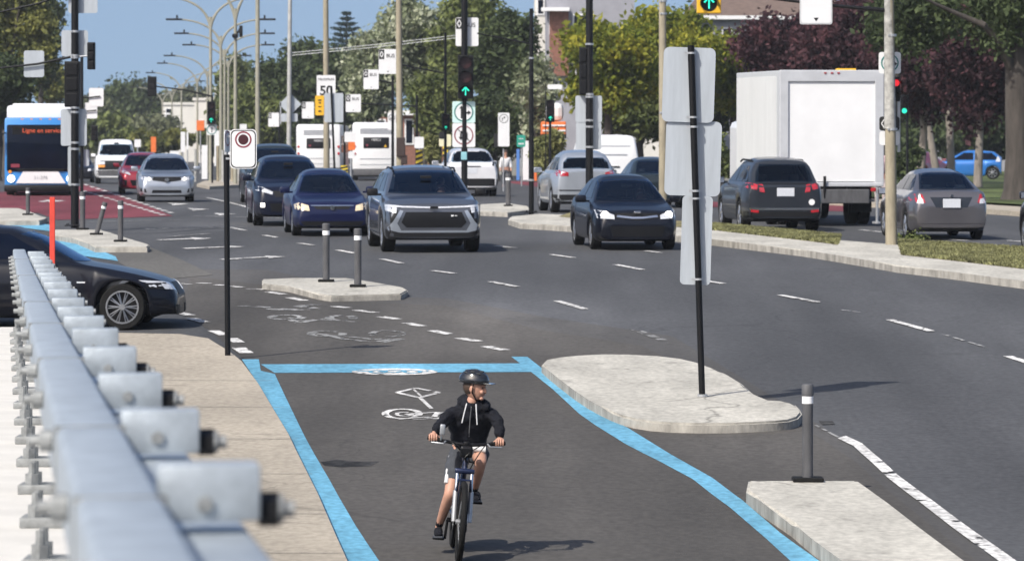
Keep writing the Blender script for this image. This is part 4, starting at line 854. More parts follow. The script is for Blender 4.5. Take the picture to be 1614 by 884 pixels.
# ================================================================ STREET FURNITURE
class Post:
    """everything bolted to one pole, placed at depth Y; photo pixels give sizes at that depth"""
    def __init__(s, name, label, cat, px, Y, group=None, h0=0.0):
        s.Y = Y; s.px = px; b = base(px, Y); b.z += h0; s.b = b; s.t = thing(name, label, cat, b, group=group); s.s = F / Y
    def L(s, px, py, dy=0.0):
        w = W(px, py, s.Y); return Vector((w.x - s.b.x, dy, w.z - s.b.z))
    def pole(s, pytop, w, m='black', w1=None, px1=None, basep=True, bpx=None):
        bm = bmesh.new(); r = w / 2 / s.s; r1 = (w1 or w) / 2 / s.s
        top = s.L(px1 if px1 is not None else s.px, pytop); cyl(bm, (0, 0, -.05), top, r, r1, 14)
        p = link('pole', bm, m, s.t, 40)
        if basep:
            bm = bmesh.new(); box(bm, (0, 0, .015), (r * 4.5, r * 4.5, .03), .005)
            for a in range(4): cyl(bm, (math.cos(a * 1.57 + .78) * r * 2.4, math.sin(a * 1.57 + .78) * r * 2.4, .02), (math.cos(a * 1.57 + .78) * r * 2.4, math.sin(a * 1.57 + .78) * r * 2.4, .06), .015, n=6)
            link('base_plate', bm, 'plastic', s.t)
        return p
    def panel(s, x0, y0, x1, y1, m='sign_white', dy=-.06, border=None, name='sign_panel', rad=.05, yaw=0, back=None, tilt=0):
        a, b = s.L(x0, y1, dy), s.L(x1, y0, dy); w, h = b.x - a.x, b.z - a.z; c = Vector(((a.x + b.x) / 2, dy, (a.z + b.z) / 2))
        def rr(w, h, r, y0, y1):
            bm = bmesh.new(); pts = []
            for cx, cz, a0 in ((w / 2 - r, h / 2 - r, 0), (-w / 2 + r, h / 2 - r, 90), (-w / 2 + r, -h / 2 + r, 180), (w / 2 - r, -h / 2 + r, 270)):
                for k in range(5): q = R(a0 + k * 22.5); pts.append((cx + r * math.cos(q), cz + r * math.sin(q)))
            v0 = [bm.verts.new((x, y0, z)) for x, z in pts]; v1 = [bm.verts.new((x, y1, z)) for x, z in pts]
            bm.faces.new(v0); bm.faces.new(v1[::-1]); n = len(pts)
            for k in range(n): bm.faces.new((v0[k], v1[k], v1[(k + 1) % n], v0[(k + 1) % n]))
            return bm
        o = link(name, rr(w, h, min(rad, w * .2), -.004, .004), m, s.t); o.location = c; o.rotation_euler = (0, R(tilt), R(yaw)); o['_w'] = w; o['_h'] = h
        if border:
            bm = rr(w - .022, h - .022, min(rad, w * .2), -.0065, -.0055); b = link('sign_border', bm, border, o)
            bm = rr(w - .046, h - .046, min(rad, w * .2), -.0085, -.0075); link('sign_face', bm, m, o)
        return o
    def strap(s, py, w):
        bm = bmesh.new(); p = s.L(s.px, py); cyl(bm, (p.x, 0, p.z - .025), (p.x, 0, p.z + .025), w / 2 / s.s, n=14); box(bm, (p.x - w / s.s * .3, -w / 2 / s.s, p.z), (.03, .04, .04)); link('strap', bm, 'alu', s.t)
    def arm(s, pts, w, m='black'):
        bm = bmesh.new(); tube(bm, [s.L(x, y, 0) for x, y in pts], [q / 2 / s.s for q in (w if isinstance(w, list) else [w] * len(pts))], 10); return link('mast_arm', bm, m, s.t, 40)
    def signal(s, x0, y0, x1, y1, lit=None, m='black', back=False, n=3, dy=-.15, hood=True, housing=None, arrow=True):
        a, b = s.L(x0, y1), s.L(x1, y0); w, h = b.x - a.x, b.z - a.z; c = Vector(((a.x + b.x) / 2, dy, (a.z + b.z) / 2))
        bm = bmesh.new(); box(bm, (0, 0, 0), (w, .22, h), .02)
        if back:
            for k in range(n): box(bm, (0, -.12, (k - (n - 1) / 2) * h / n), (w * .7, .04, h / n * .8), .01)
        o = link('traffic_signal', bm, housing or m, s.t); o.location = c
        if not back:
            for k in range(n):
                z = ((n - 1) / 2 - k) * h / n; r = min(w, h / n) * .40
                on = lit == k; isl = {0: 'red_light', n - 1: 'green_light'}
                if not (on and arrow and k == n - 1):
                    bm = bmesh.new(); cyl(bm, (0, -.125, z), (0, -.11, z), r, n=18); l_ = link('lens', bm, (isl.get(k, 'lamp_amber') if on else ('red_dim' if k < n - 1 else 'black')), o)
                else:
                    bm = bmesh.new(); cyl(bm, (0, -.118, z), (0, -.11, z), r, n=18); l_ = link('lens', bm, 'black', o)
                    bm = bmesh.new(); q = r * .85
                    def ln(p0, p1): cyl(bm, (p0[0], -.13, z + p0[1]), (p1[0], -.13, z + p1[1]), q * .13, n=6)
                    ln((0, -q * .8), (0, q * .8)); ln((0, q * .85), (-q * .7, q * .1)); ln((0, q * .85), (q * .7, q * .1)); link('arrow', bm, 'green_light', o)
                bm = bmesh.new(); nn = 14
                if hood:
                    ang = [math.pi * (-.1 + 1.2 * j / nn) for j in range(nn + 1)]
                    A = [bm.verts.new((math.cos(q) * r * 1.12, -.11, z + math.sin(q) * r * 1.12)) for q in ang]; B = [bm.verts.new((math.cos(q) * r * 1.12, -.28, z + math.sin(q) * r * 1.12)) for q in ang]
                    for j in range(nn): bm.faces.new((A[j], B[j], B[j + 1], A[j + 1]))
                    link('visor', bm, m, o)
        return o
def ringmark(o, x, z, r, m, wd=.16, y=-.012):
    bm = bmesh.new(); n = 28; A = [bm.verts.new((x + r * math.cos(2 * math.pi * k / n), y, z + r * math.sin(2 * math.pi * k / n))) for k in range(n)]; q = r * (1 - wd)
    B = [bm.verts.new((x + q * math.cos(2 * math.pi * k / n), y, z + q * math.sin(2 * math.pi * k / n))) for k in range(n)]
    for k in range(n): bm.faces.new((A[k], A[(k + 1) % n], B[(k + 1) % n], B[k]))
    return link('sign_ring', bm, m, o)
def flat(o, polys, m, y=-.014, name='sign_mark', z=0.0):
    bm = bmesh.new()
    for i, p in enumerate(polys): bm.faces.new([bm.verts.new((a, y - i * .0012, b + z)) for a, b in p])
    return link(name, bm, m, o)
def seg(a, b, w):
    d = Vector((b[0] - a[0], b[1] - a[1])); n = Vector((-d.y, d.x)).normalized() * w / 2
    return [(a[0] + n.x, a[1] + n.y), (b[0] + n.x, b[1] + n.y), (b[0] - n.x, b[1] - n.y), (a[0] - n.x, a[1] - n.y)]
def head(p, d, s):
    d = Vector(d).normalized(); n = Vector((-d.y, d.x)); p = Vector(p)
    return [tuple(p + d * s), tuple(p + n * s * .7), tuple(p - n * s * .7)]

# near tall sign pole on the island, leaning, three blank backs
Y = G(1107, 641).y
P = Post('sign_post', 'tall black leaning post on the near island with three grey sign backs', 'sign post', 1107, Y, h0=.12)
P.pole(72, 10, px1=1089, w1=11, basep=False)
bm = bmesh.new(); cyl(bm, (0, 0, 0), (0, 0, .03), .06); link('base_collar', bm, 'alu', P.t)
P.panel(1045, 75, 1127, 193, 'sign_back', .07, rad=.07, tilt=1.8); P.panel(1049, 191, 1137, 309, 'sign_back', .10, rad=.07, tilt=1.8); P.panel(1074, 309, 1122, 449, 'sign_back', .07, rad=.05, tilt=1.8)
for py, xx in ((84, 1090), (185, 1093), (200, 1094), (301, 1097), (313, 1097.5), (440, 1101)):
    bm = bmesh.new(); p = P.L(xx, py); cyl(bm, (p.x, 0, p.z - .012), (p.x, 0, p.z + .012), .052, n=14); box(bm, (p.x - .06, .0, p.z), (.05, .03, .03)); link('strap', bm, 'alu', P.t)
# no-stopping sign, left front
Y = G(359, 567).y
P = Post('sign_post', 'slim black post on the sidewalk corner with a no stopping sign', 'sign post', 359, Y, h0=.06)
P.pole(244, 9, px1=357, basep=False)
bm = bmesh.new(); cyl(bm, P.L(356.5, 246), P.L(356, 205), .028, n=8); link('sleeve', bm, 'alu', P.t)
o = P.panel(363, 204, 405, 266, 'sign_white', -.07, rad=.06, border='sign_black'); w, h = o['_w'], o['_h']
ringmark(o, 0, h * .24, w * .31, 'sign_red', .18); bm = bmesh.new(); cyl(bm, (0, -.013, h * .24), (0, -.010, h * .24), w * .19, n=20); link('sign_mark', bm, mat('sign_maroon', (.05, .008, .012), .5), o)
o = P.panel(344, 207, 372, 240, 'sign_white', -.02, rad=.04, yaw=76); ringmark(o, 0, .04, .10, 'sign_red')
bm = bmesh.new(); box(bm, P.L(361, 250, -.03), (.08, .05, .03)); box(bm, P.L(361, 215, -.03), (.08, .05, .03)); link('bracket', bm, 'alu', P.t)
# thick black signal pole, left
P = Post('signal_post', 'thick black signal pole on the left island carrying sign backs and signal backs', 'signal pole', 118, 99, h0=.12)
P.pole(-80, 13, w1=11)
P.arm([(112, 90), (60, 101), (-40, 112)], [4, 3.5, 3]); P.arm([(118, 90), (145, 88)], 3, 'alu'); P.arm([(112, -12), (60, 6), (-20, 24)], [4, 3.5, 3])
P.panel(107, -25, 153, 21, 'sign_back', .12); P.panel(96, 48, 138, 89, 'sign_back', .12); P.panel(95, 172, 136, 230, 'sign_back', .12); P.panel(106, 231, 120, 293, 'sign_back', .13); P.panel(37, 80, 69, 122, 'sign_back', .07)
P.signal(102, 97, 126, 169, back=True, dy=.02); P.signal(138, 67, 150, 110, back=True, dy=.0)
for q in (50, 88, 91, 170, 177, 225, 235, 291): P.strap(q, 14)
# twin white signs further back on arms
P = Post('signal_post', 'dark thin pole behind the thick black pole with two white sign backs on short arms', 'signal pole', 129, 150, h0=0)
P.pole(60, 5, basep=False); P.arm([(129, 155), (158, 152)], 2); P.arm([(129, 176), (152, 174)], 2); P.panel(140, 139, 163, 168, 'sign_white', .05); P.panel(133, 162, 153, 187, 'sign_white', .06)
P.signal(144, 198, 154, 222, back=True, dy=.0); P.panel(128, 236, 140, 262, 'sign_back', .1)
# black signal pole right of centre
P = Post('signal_post', 'black signal pole beside the silver SUV with grey sign backs and signal back', 'signal pole', 929, 107, h0=.12)
P.pole(-80, 12.5, w1=11); P.signal(913, 75, 926, 150, back=True, dy=.05); P.panel(907, 151, 949, 193, 'sign_back', .12); P.panel(908, 193, 948, 236, 'sign_back', .13)
for q in (70, 149, 153, 190, 200, 232): P.strap(q, 13.5)
P.arm([(934, -6), (1000, -14)], 3)
# central signal pole with turn signs
def turn_signs(P, x0, y0, x1, y1, y2):
    o = P.panel(x0, y0, x1, y1, 'sign_mint'); w = o['_w']; ringmark(o, 0, 0, w * .42, 'sign_green', .12)
    bm = bmesh.new(); cyl(bm, (0, -.0075, 0), (0, -.006, 0), w * .37, n=26); link('sign_disc', bm, 'sign_white', o)
    flat(o, [seg((-w * .1, -w * .28), (-w * .1, w * .18), .045), head((-w * .1, w * .15), (0, 1), w * .14), seg((-w * .1, -w * .08), (w * .2, -w * .02), .045), head((w * .18, -w * .02), (1, 0), w * .14)], 'sign_black')
    o = P.panel(x0, y1 + .5, x1, y2, 'sign_white'); ringmark(o, 0, 0, w * .42, 'sign_red', .12)
    pts = [(w * .13, -w * .2), (w * .13, w * .08), (w * .07, w * .18), (-w * .07, w * .18), (-w * .13, w * .08), (-w * .13, -w * .1)]
    flat(o, [seg(a, b, .05) for a, b in zip(pts, pts[1:])] + [head((-w * .13, -w * .08), (0, -1), w * .14)], 'sign_black'); flat(o, [seg((-w * .28, w * .28), (w * .28, -w * .28), .02)], 'sign_black', -.024)
P = Post('signal_post', 'black signal pole above the grey crossover with green arrow and two turn signs', 'signal pole', 732, 128, h0=.0)
P.pole(-80, 10, w1=10); o = P.panel(718, 28, 754, 73, 'sign_white', .12)
def busmark(o, big=True, y=-.012, txt_=True):
    w, h = o['_w'], o['_h']; flat(o, [[(-w * .48, h * .48), (-w * .48, h * .10), (-w * .20, h * .10), (-w * .20, h * .48)]], 'sign_black', -.008, 'lane_symbol')
    c = (-w * .34, h * .29); r = w * .085; pts = [(c[0], c[1] + r * 1.9), (c[0] + r, c[1]), (c[0], c[1] - r * 1.9), (c[0] - r, c[1])]
    flat(o, [seg(pts[k], pts[(k + 1) % 4], w * .045) for k in range(4)], 'sign_white', -.011, 'diamond')
    if txt_: txt(o, 'BUS', (w * .14, -.012, h * .17), w * .27, 'sign_black')
    flat(o, [head((0, -h * .38), (0, -1), w * .07)], 'sign_black', -.011, 'arrow_mark')
busmark(o); P.signal(722, 88, 746, 156, lit=2); turn_signs(P, 713, 160, 749, 194, 232)
bm = bmesh.new(); box(bm, P.L(731.5, 246, -.09), (.18, .04, .24), .02); link('parking_button', bm, mat('button_teal', (.25, .5, .55), .4, var=.1), P.t)
# thin black pole with mast arm
P = Post('signal_post', 'very thin black pole rising from the median tip with a long dark mast arm', 'signal pole', 837.5, 112, h0=.12)
P.pole(14, 8.5, w1=6); P.arm([(838, 70), (800, 62), (752, 53)], [3, 2.5, 2]); P.strap(284, 9.5); P.strap(92, 8)
# bus-lane sign masts
def busmast(px, Y, top, arm, pan, label, w=5, txt_=True, base_py=None):
    P = Post('bus_lane_sign', label, 'bus lane sign', px, Y, 'bus lane signs on mast arms'); P.pole(top, w, w1=w * .8, basep=False)
    P.arm(arm, [2.4] * len(arm)); o = P.panel(*pan, 'sign_white', -.07); busmark(o, txt_=txt_); return P
P = busmast(702, 142, 52, [(702, 116), (660, 108), (600, 96)], (597, 78, 626, 117), 'white bus lane sign left of a tan pole, second largest in the row')
P.signal(697, 180, 709, 206, lit=2, n=3)
P = busmast(619, 158, 120, [(619, 131), (597, 127), (575, 121)], (573, 110, 597, 141), 'white bus lane sign hanging left and below the second largest one')
P = busmast(657, 175, 150, [(657, 168), (620, 166), (560, 163)], (545, 149, 569, 177), 'small white bus lane sign just right of the white square sign back', 5)
P = busmast(543, 200, 160, [(543, 176), (500, 174), (480, 172)], (476, 161, 495, 187), 'small white bus lane sign between the diamond sign and the speed sign', 4, False)
P = busmast(440, 230, 175, [(440, 188), (425, 187)], (423, 178, 440, 200), 'smallest white bus lane sign left of the diamond sign', 3, False)
# tan poles in the median
TP = 'tall street light poles along the median'
def tanpole(px, Y, w, w1, label, m='pole_tan', px1=None, top=-70, h0=.1):
    P = Post('light_pole', label, 'light pole', px, Y, TP, h0); P.pole(top, w, m, w1, px1, False); return P
P = tanpole(1405, 85.5, 19, 14, 'thick tan concrete pole with mottled upper half in the median grass', px1=1401)
P.arm([(1397, 17), (1300, 8), (1180, -6)], [7, 5, 4]); o = P.panel(1260, -12, 1311, 39, 'sign_white', -.12, rad=.04, border='alu'); w, h = o['_w'], o['_h']; flat(o, [head((0, -h * .30), (0, -1), .07)], 'sign_black')
P.signal(1098, -42, 1136, 22, lit=1, n=2, dy=-.05, housing='sign_yellow'); P.arm([(1117, -40), (1180, -6)], 3)
o = P.panel(1387, 82, 1422, 116, 'sign_white', .3); ringmark(o, 0, 0, o['_w'] * .40, 'sign_green', .14); flat(o, [seg((-.12, -.02), (.1, -.02), .04), head((.08, -.02), (1, 0), .07)], 'sign_black')
o = P.panel(1388, 184, 1420, 206, 'sign_black', .3); flat(o, [seg((-.16, 0), (-.1, .09), .02), seg((-.1, .09), (-.04, 0), .02), seg((-.04, 0), (-.1, -.09), .02), seg((-.1, -.09), (-.16, 0), .02)], 'sign_white'); P.panel(1388, 207, 1420, 229, 'sign_white', .3)
P.signal(1408, 121, 1421, 160, lit=0, n=2, dy=.4); P.panel(1417, 154, 1421.5, 240, 'alu', .35)
P.strap(56, 16); P.strap(204, 19)
bm = bmesh.new(); cyl(bm, P.L(1402.9, 203), P.L(1400.4, -70), .118, .085, 16); link('pole_sleeve', bm, mat('pole_mottled', (.40, .39, .36), .85, var=.55, scale=7, bump=.3), P.t, 40)
P = Post('traffic_signal_head', 'small dark signal showing green just right of the thick tan pole', 'traffic signal', 1430, 150); P.pole(150, 4, basep=False); P.signal(1418, 150, 1431, 180, lit=2, n=3, dy=-.1, arrow=False)
P = tanpole(1045, 112, 13, 11, 'tan concrete pole immediately left of the tall leaning sign post', px1=1044); P.strap(2, 13); P.strap(22, 12.5); P.strap(178, 13)
P = tanpole(630.5, 140, 11.5, 8.5, 'tan pole with a brown box at its foot beside the right white bus', px1=628)
bm = bmesh.new(); box(bm, P.L(632, 232, -.05), (.28, .3, .62), .02); box(bm, P.L(637, 252, -.05), (.2, .25, .3), .02); link('control_box', bm, mat('box_brown', (.04, .025, .022), .7, var=.2), P.t)
P = tanpole(515, 165, 10, 8, 'tan pole carrying the 50 speed limit sign', px1=513)
o = P.panel(499.5, 119, 529, 152, 'sign_white', -.14, rad=.04); txt(o, '50', (0, -.012, -o['_h'] * .44), .50, 'sign_black', bold=.012); txt(o, 'MAXIMUM', (0, -.012, o['_h'] * .25), .13, 'sign_black')
o = P.panel(497, 151, 511, 182, 'sign_yellow', -.15); flat(o, [seg((-.06, .2), (.07, .2), .05), seg((-.03, .1), (.05, .1), .05), seg((-.05, -.05), (.06, -.05), .04), seg((-.04, -.22), (.06, -.22), .06)], 'sign_black')
P = tanpole(406, 195, 8, 6.5, 'slim tan pole to the right of the double arm street lamps', 'lamp_pole', 406)
P = tanpole(455, 185, 8, 6, 'pale weathered pole behind the diamond shaped sign', 'pole_pale', 457.5)
bm = bmesh.new(); tube(bm, [P.L(457, 88), P.L(600, 74), P.L(720, 60)], .012, 5); tube(bm, [P.L(457, 84), P.L(600, 70), P.L(720, 56)], .012, 5); link('span_wire', bm, 'alu', P.t)
d = P.panel(444.5, 152, 469.5, 177, 'sign_back', .14, yaw=0); d.rotation_euler = (0, R(45), 0); P.panel(443, 179, 469, 192, 'sign_back', .14); P.panel(441, 160, 443, 196, 'alu', .14)
# white blank on thin leaning pole
P = Post('sign_post', 'blank white sign panel on a thin dark leaning pole before the left white bus', 'sign post', 529, 150); P.pole(136, 3.5, px1=522, basep=False); P.panel(511, 147, 541, 193, 'sign_back', .06)
# small signs in the distance
P = Post('signal_post', 'far signal with green arrow over a round white turn sign, left of the lamp row', 'signal pole', 334.5, 192, h0=0)
P.pole(150, 3, basep=False); P.signal(327, 160, 340, 196, lit=2); o = P.panel(326, 196, 342, 213, 'sign_white'); ringmark(o, 0, 0, .22, 'sign_green'); flat(o, [seg((0, -.13), (0, .1), .04)], 'sign_black'); P.arm([(333, 152), (290, 142), (241, 136)], [3, 2.5, 2]); P.signal(233, 121, 247, 152, back=True, dy=-.1)
P = Post('sign_post', 'white turn restriction sign right of the central signal pole', 'sign post', 793.5, 165); P.pole(235, 2.2, 'alu', basep=False); o = P.panel(785, 178, 803, 231, 'sign_white', -.06); ringmark(o, 0, .42, .17, 'sign_black', .12); flat(o, [seg((-.05, .33), (-.05, .45), .03), head((0, .46), (1, 0), .07)], 'sign_black')
o = P.panel(778, 211, 786, 232, 'sign_black', -.05)
P = Post('sign_post', 'small green street direction sign on a thin grey pole', 'sign post', 822, 190); P.pole(232, 2, 'alu', basep=False); o = P.panel(814.5, 213, 828, 232, mat('sign_green_bright', (.02, .28, .2), .5)); flat(o, [seg((-.1, .1), (.1, .1), .03), seg((-.12, -.12), (.12, -.12), .05)], 'sign_white')
P = Post('street_name_sign', 'white street name blade over the thin black pole', 'street sign', 860, 160); P.pole(132, 1.6, basep=False); P.panel(863, 133.5, 886, 141, 'sign_white', -.05)
P = Post('signal_post', 'dark signal with green arrow in front of the orange truck', 'signal pole', 867, 175); P.pole(157, 4, basep=False); P.signal(861, 158, 874, 193, lit=2)
P = Post('sign_post', 'white no turn sign before the brick building', 'sign post', 618, 175); P.pole(177, 2, 'alu', basep=False); o = P.panel(611, 178, 624, 205, 'sign_white'); ringmark(o, 0, .15, .13, 'sign_black', .15); flat(o, [seg((-.08, .08), (.08, .22), .03)], 'sign_black')
P = Post('sign_post', 'small cream bus lane sign under the green arrow left of the turn signs', 'sign post', 701, 160); P.pole(205, 2, basep=False); P.panel(692, 212, 711, 231, mat('cream', (.7, .66, .45), .5)); o = P.panel(692, 208, 702, 219, 'sign_black', -.075)
P = Post('sign_post', 'small white sign beside the striped hazard marker', 'sign post', 661, 170); P.pole(215, 2, 'alu', basep=False); P.panel(653, 216, 668, 234, 'sign_white')
P = Post('sign_post', 'orange and white sign between the two white buses', 'sign post', 553, 190); P.pole(205, 2.5, 'alu', basep=False); P.panel(543, 208, 562, 224, 'sign_white'); P.panel(549, 224, 560, 237, 'sign_orange'); P.panel(549, 239, 559, 250, 'sign_white')
def hazard(x0, y0, x1, y1, Y, label):
    P = Post('hazard_marker', label, 'hazard marker', (x0 + x1) / 2, Y, 'striped hazard markers'); P.pole(y0, 3, basep=False); o = P.panel(x0, y0, x1, y1, mat('hazard_yellow', (.75, .55, .03), .5), -.06, rad=.01); w, h = o['_w'], o['_h']
    n = max(2, int(h / w * 1.3)); s = h / n
    flat(o, [[(-w / 2, -h / 2 + k * s), (w / 2, -h / 2 + k * s + s * .45), (w / 2, -h / 2 + k * s + s * .95), (-w / 2, -h / 2 + k * s + s * .5)] for k in range(n)], 'sign_black')
hazard(655.5, 237, 666, 262, 160, 'yellow and black striped hazard marker right of the brown pole box'); hazard(537, 261, 548, 272, 165, 'low yellow and black hazard marker below the orange sign'); hazard(698, 231, 706, 248, 165, 'striped hazard marker half behind the white crossover')
# flexible bollards
BG = 'grey flexible bollards on the islands'
def bollard(px, py, ptop, label, tilt=0, w=17, Ysc=None, h0=.12):
    Y = G(px, py, h0).y; s = F / Y; h = (py - ptop) / s; r = w / 2 / s
    t = thing('bollard', label, 'bollard', base(px, Y) + Vector((0, 0, h0)), group=BG)
    bm = bmesh.new(); lathe(bm, [(r, 0), (r, h * .88), (r * 1.12, h * .885), (r * 1.12, h * .985), (r * .9, h)], 18); o = link('post', bm, 'post_grey', t, 40)
    bm = bmesh.new(); lathe(bm, [(r * 1.06, h * .80), (r * 1.06, h * .875)], 18); q = link('reflective_band', bm, 'reflector', o, 40)
    bm = bmesh.new(); box(bm, (0, 0, .02), (.30 if s > 100 else .26, .26, .04), .01); link('base', bm, 'tyre', t)
    o.rotation_euler = (0, R(tilt), 0); return t
bollard(1273, 758, 605, 'largest grey bollard, standing on the bottom right island', 0, 17, h0=.14)
bollard(514, 444, 352, 'left bollard of the pair on the middle island', 0, 11, h0=.1); bollard(564, 452, 360, 'right bollard of the pair on the middle island', 0, 11.5, h0=.1)
bollard(130, 362, 302, 'bollard close to the right side of the thick black pole', 0, 8.5); bollard(152, 370, 317, 'bent leaning bollard on the left island', 15, 7.5); bollard(190, 381, 316, 'upright bollard at the right end of the left island', 0, 8.5)
bollard(44, 339, 296, 'short bollard in front of the blue bus', 0, 6.5); bollard(801, 325, 274, 'thin bollard on the far median tip beside the white crossover', 0, 8)
# orange post by the black saloon
Y = 60.0; P = Post('marker_post', 'thin orange marker post in front of the black saloon', 'marker post', 83, Y); bm = bmesh.new(); a, b = P.L(85, 462), P.L(80, 322)
box(bm, ((a.x + b.x) / 2, 0, (a.z + b.z) / 2 - .1), (.075, .03, b.z - a.z + .4), .008); link('blade', bm, 'orange_post', P.t)

# double-arm street lamps receding to the left
LG = 'double arm street lamps receding along the median'
def lamp(px, Y, jy, top, span, label, h0=0, yaw=0):
    P = Post('street_lamp', label, 'street lamp', px, Y, LG, h0); P.pole(jy, .19 * F / Y, 'lamp_pole', .13 * F / Y, basep=False)
    j = P.L(px, jy)
    for sx in (-1, 1):
        e = P.L(px + sx * span, top); bm = bmesh.new(); a0 = Vector((0, 0, j.z - .5)); tube(bm, bez(a0, Vector((sx * .25, 0, e.z - .1 + .02 * sx)), e, 10), [.07] * 3 + [.055] * 4 + [.045] * 4, 7); ar = link('arm', bm, 'lamp_pole', P.t, 40)
        bm = bmesh.new(); box(bm, e + Vector((sx * .25, 0, .0)), (.85, .30, .10), .03); cyl(bm, e + Vector((sx * .1, 0, .02)), e + Vector((sx * .1, 0, .22)), .05); link('lamp_head', bm, 'plastic', P.t)
    return P
# (pole px, depth, junction py, head py, half span px)
rows = [(371, 187, 14, -30, 70, 'nearest street lamp in the row, with a camera on its pole'), (332, 203, 27, -4, 68, 'second street lamp, its pole just left of the crowd of lamp arms'),
        (348, 224, 57, 31, 66, 'third street lamp, arms ending level with the conifer top'), (354, 250, 78, 53, 61, 'fourth street lamp counted from the front'), (360, 275, 96, 71, 56, 'fifth street lamp counted from the front'),
        (327, 305, 112, 88, 54, 'sixth street lamp, left of the closely packed poles'), (311, 338, 124, 100, 50, 'seventh street lamp counted from the front'), (286, 378, 137, 115, 44, 'eighth street lamp, left head near the far signal back'),
        (271, 425, 150, 128, 42, 'ninth street lamp, before the white building'), (256, 470, 157, 138, 40, 'tenth street lamp, left edge of the white building'), (239, 520, 163, 146, 38, 'eleventh street lamp in front of the dark round tree'),
        (224, 570, 176, 152, 36, 'twelfth street lamp with its Y shaped junction over the woods'), (205, 625, 183, 160, 34, 'thirteenth street lamp in the far row'), (193, 680, 188, 166, 32, 'fourteenth street lamp in the far row'),
        (180, 740, 192, 172, 30, 'second to last street lamp in the far row'), (168, 800, 196, 178, 28, 'farthest street lamp in the row')]
for px, Y, jy, top, span, lab in rows:
    P = lamp(px, Y, jy, top, span, lab, .0)
    if px == 371:
        bm = bmesh.new(); box(bm, P.L(380, 50, -.1), (.14, .3, .5), .03); cyl(bm, P.L(371, 57), P.L(380, 44), .05); box(bm, P.L(371, 57, -.1), (.26, .26, .18), .04); link('camera_unit', bm, 'black', P.t)
# white plates, cabinets and posts cluttering the far median (each its own object)
CG = 'small far roadside signs on the left'
for x0, y0, x1, y1, Y, m, lab in ((285, 208, 292, 240, 300, 'sign_white', 'narrow white plate under the white building'), (294, 208, 297, 236, 305, 'sign_white', 'thin white strip sign beside the narrow plate'), (268, 238, 282, 252, 290, 'sign_white', 'low white board above the silver hatchback'),
      (238, 216, 246, 240, 320, 'sign_orange', 'upright orange sign left of the lamp poles'), (310, 190, 322, 206, 290, 'sign_orange', 'orange panel below the far signal'), (318, 229, 327, 284, 240, 'sign_white', 'tall pale panel at the foot of the lamp poles'), (338, 206, 346, 262, 245, 'sign_white', 'pale tall panel right of the round turn sign'),
      (378, 196, 389, 204, 260, 'sign_white', 'tiny white plate over the no stopping sign'), (212, 220, 222, 232, 330, 'sign_white', 'small white board above the van roof'), (355, 206, 365, 245, 225, 'sign_white', 'white plate partly hidden by the no stopping sign')):
    P = Post('roadside_sign', lab, 'sign', (x0 + x1) / 2, Y, CG); P.pole(y1, 2, 'alu', basep=False); P.panel(x0, y0, x1, y1, m, -.06, rad=.02)
for k, (x, y, w_) in enumerate(((343, 286, 5), (351, 287, 4), (366, 286, 5), (376, 285, 5), (386, 285, 4), (308, 285, 4), (398, 284, 4))):
    Yb = G(x, y, .12).y; P = Post('utility_post', 'pale short utility post at the foot of the lamp row', 'post', x, Yb, 'pale posts at the foot of the lamp row', .12); P.pole(230 + (k * 7) % 15, w_, 'pole_pale' if k % 2 else 'pole_tan', basep=False)

# ================================================================ GUARD RAIL (foreground, left)
t = thing('guard_rail', 'galvanised steel guard rail with bolted spacer blocks running along the left foreground', 'guard rail', (0, 0, 0))
def railbox(name, x0, x1, d0, d1, m='galv', ya=3.0, yb=58.5):
    bm = bmesh.new(); prev = None
    for i in range(60):
        y = ya + (yb - ya) * i / 59; c = rc(y); z0, z1 = ZR(y) - d0, ZR(y) - d1
        ring = [bm.verts.new((c + x, y, z)) for x, z in ((x0, z0), (x0, z1 - .02), (x0 + .007, z1 - .006), (x0 + .02, z1), (x1 - .02, z1), (x1 - .007, z1 - .006), (x1, z1 - .02), (x1, z0))]
        if prev:
            for k in range(8): bm.faces.new((prev[k], prev[(k + 1) % 8], ring[(k + 1) % 8], ring[k]))
        else: bm.faces.new(ring)
        prev = ring
    bm.faces.new(prev[::-1]); return link(name, bm, m, t, 40)
railbox('rail_beam', -.085, .085, .17, 0); railbox('lower_beam', .10, .30, .32, .125)
for y in (5.2, 8.1, 10.9, 16.4, 21.9, 27.4, 38.4, 49.4):
    bm = bmesh.new(); box(bm, (rc(y), y, ZR(y) - .085), (.178, .010, .176), rz=.118); link('beam_joint', bm, 'galv_dull', t)
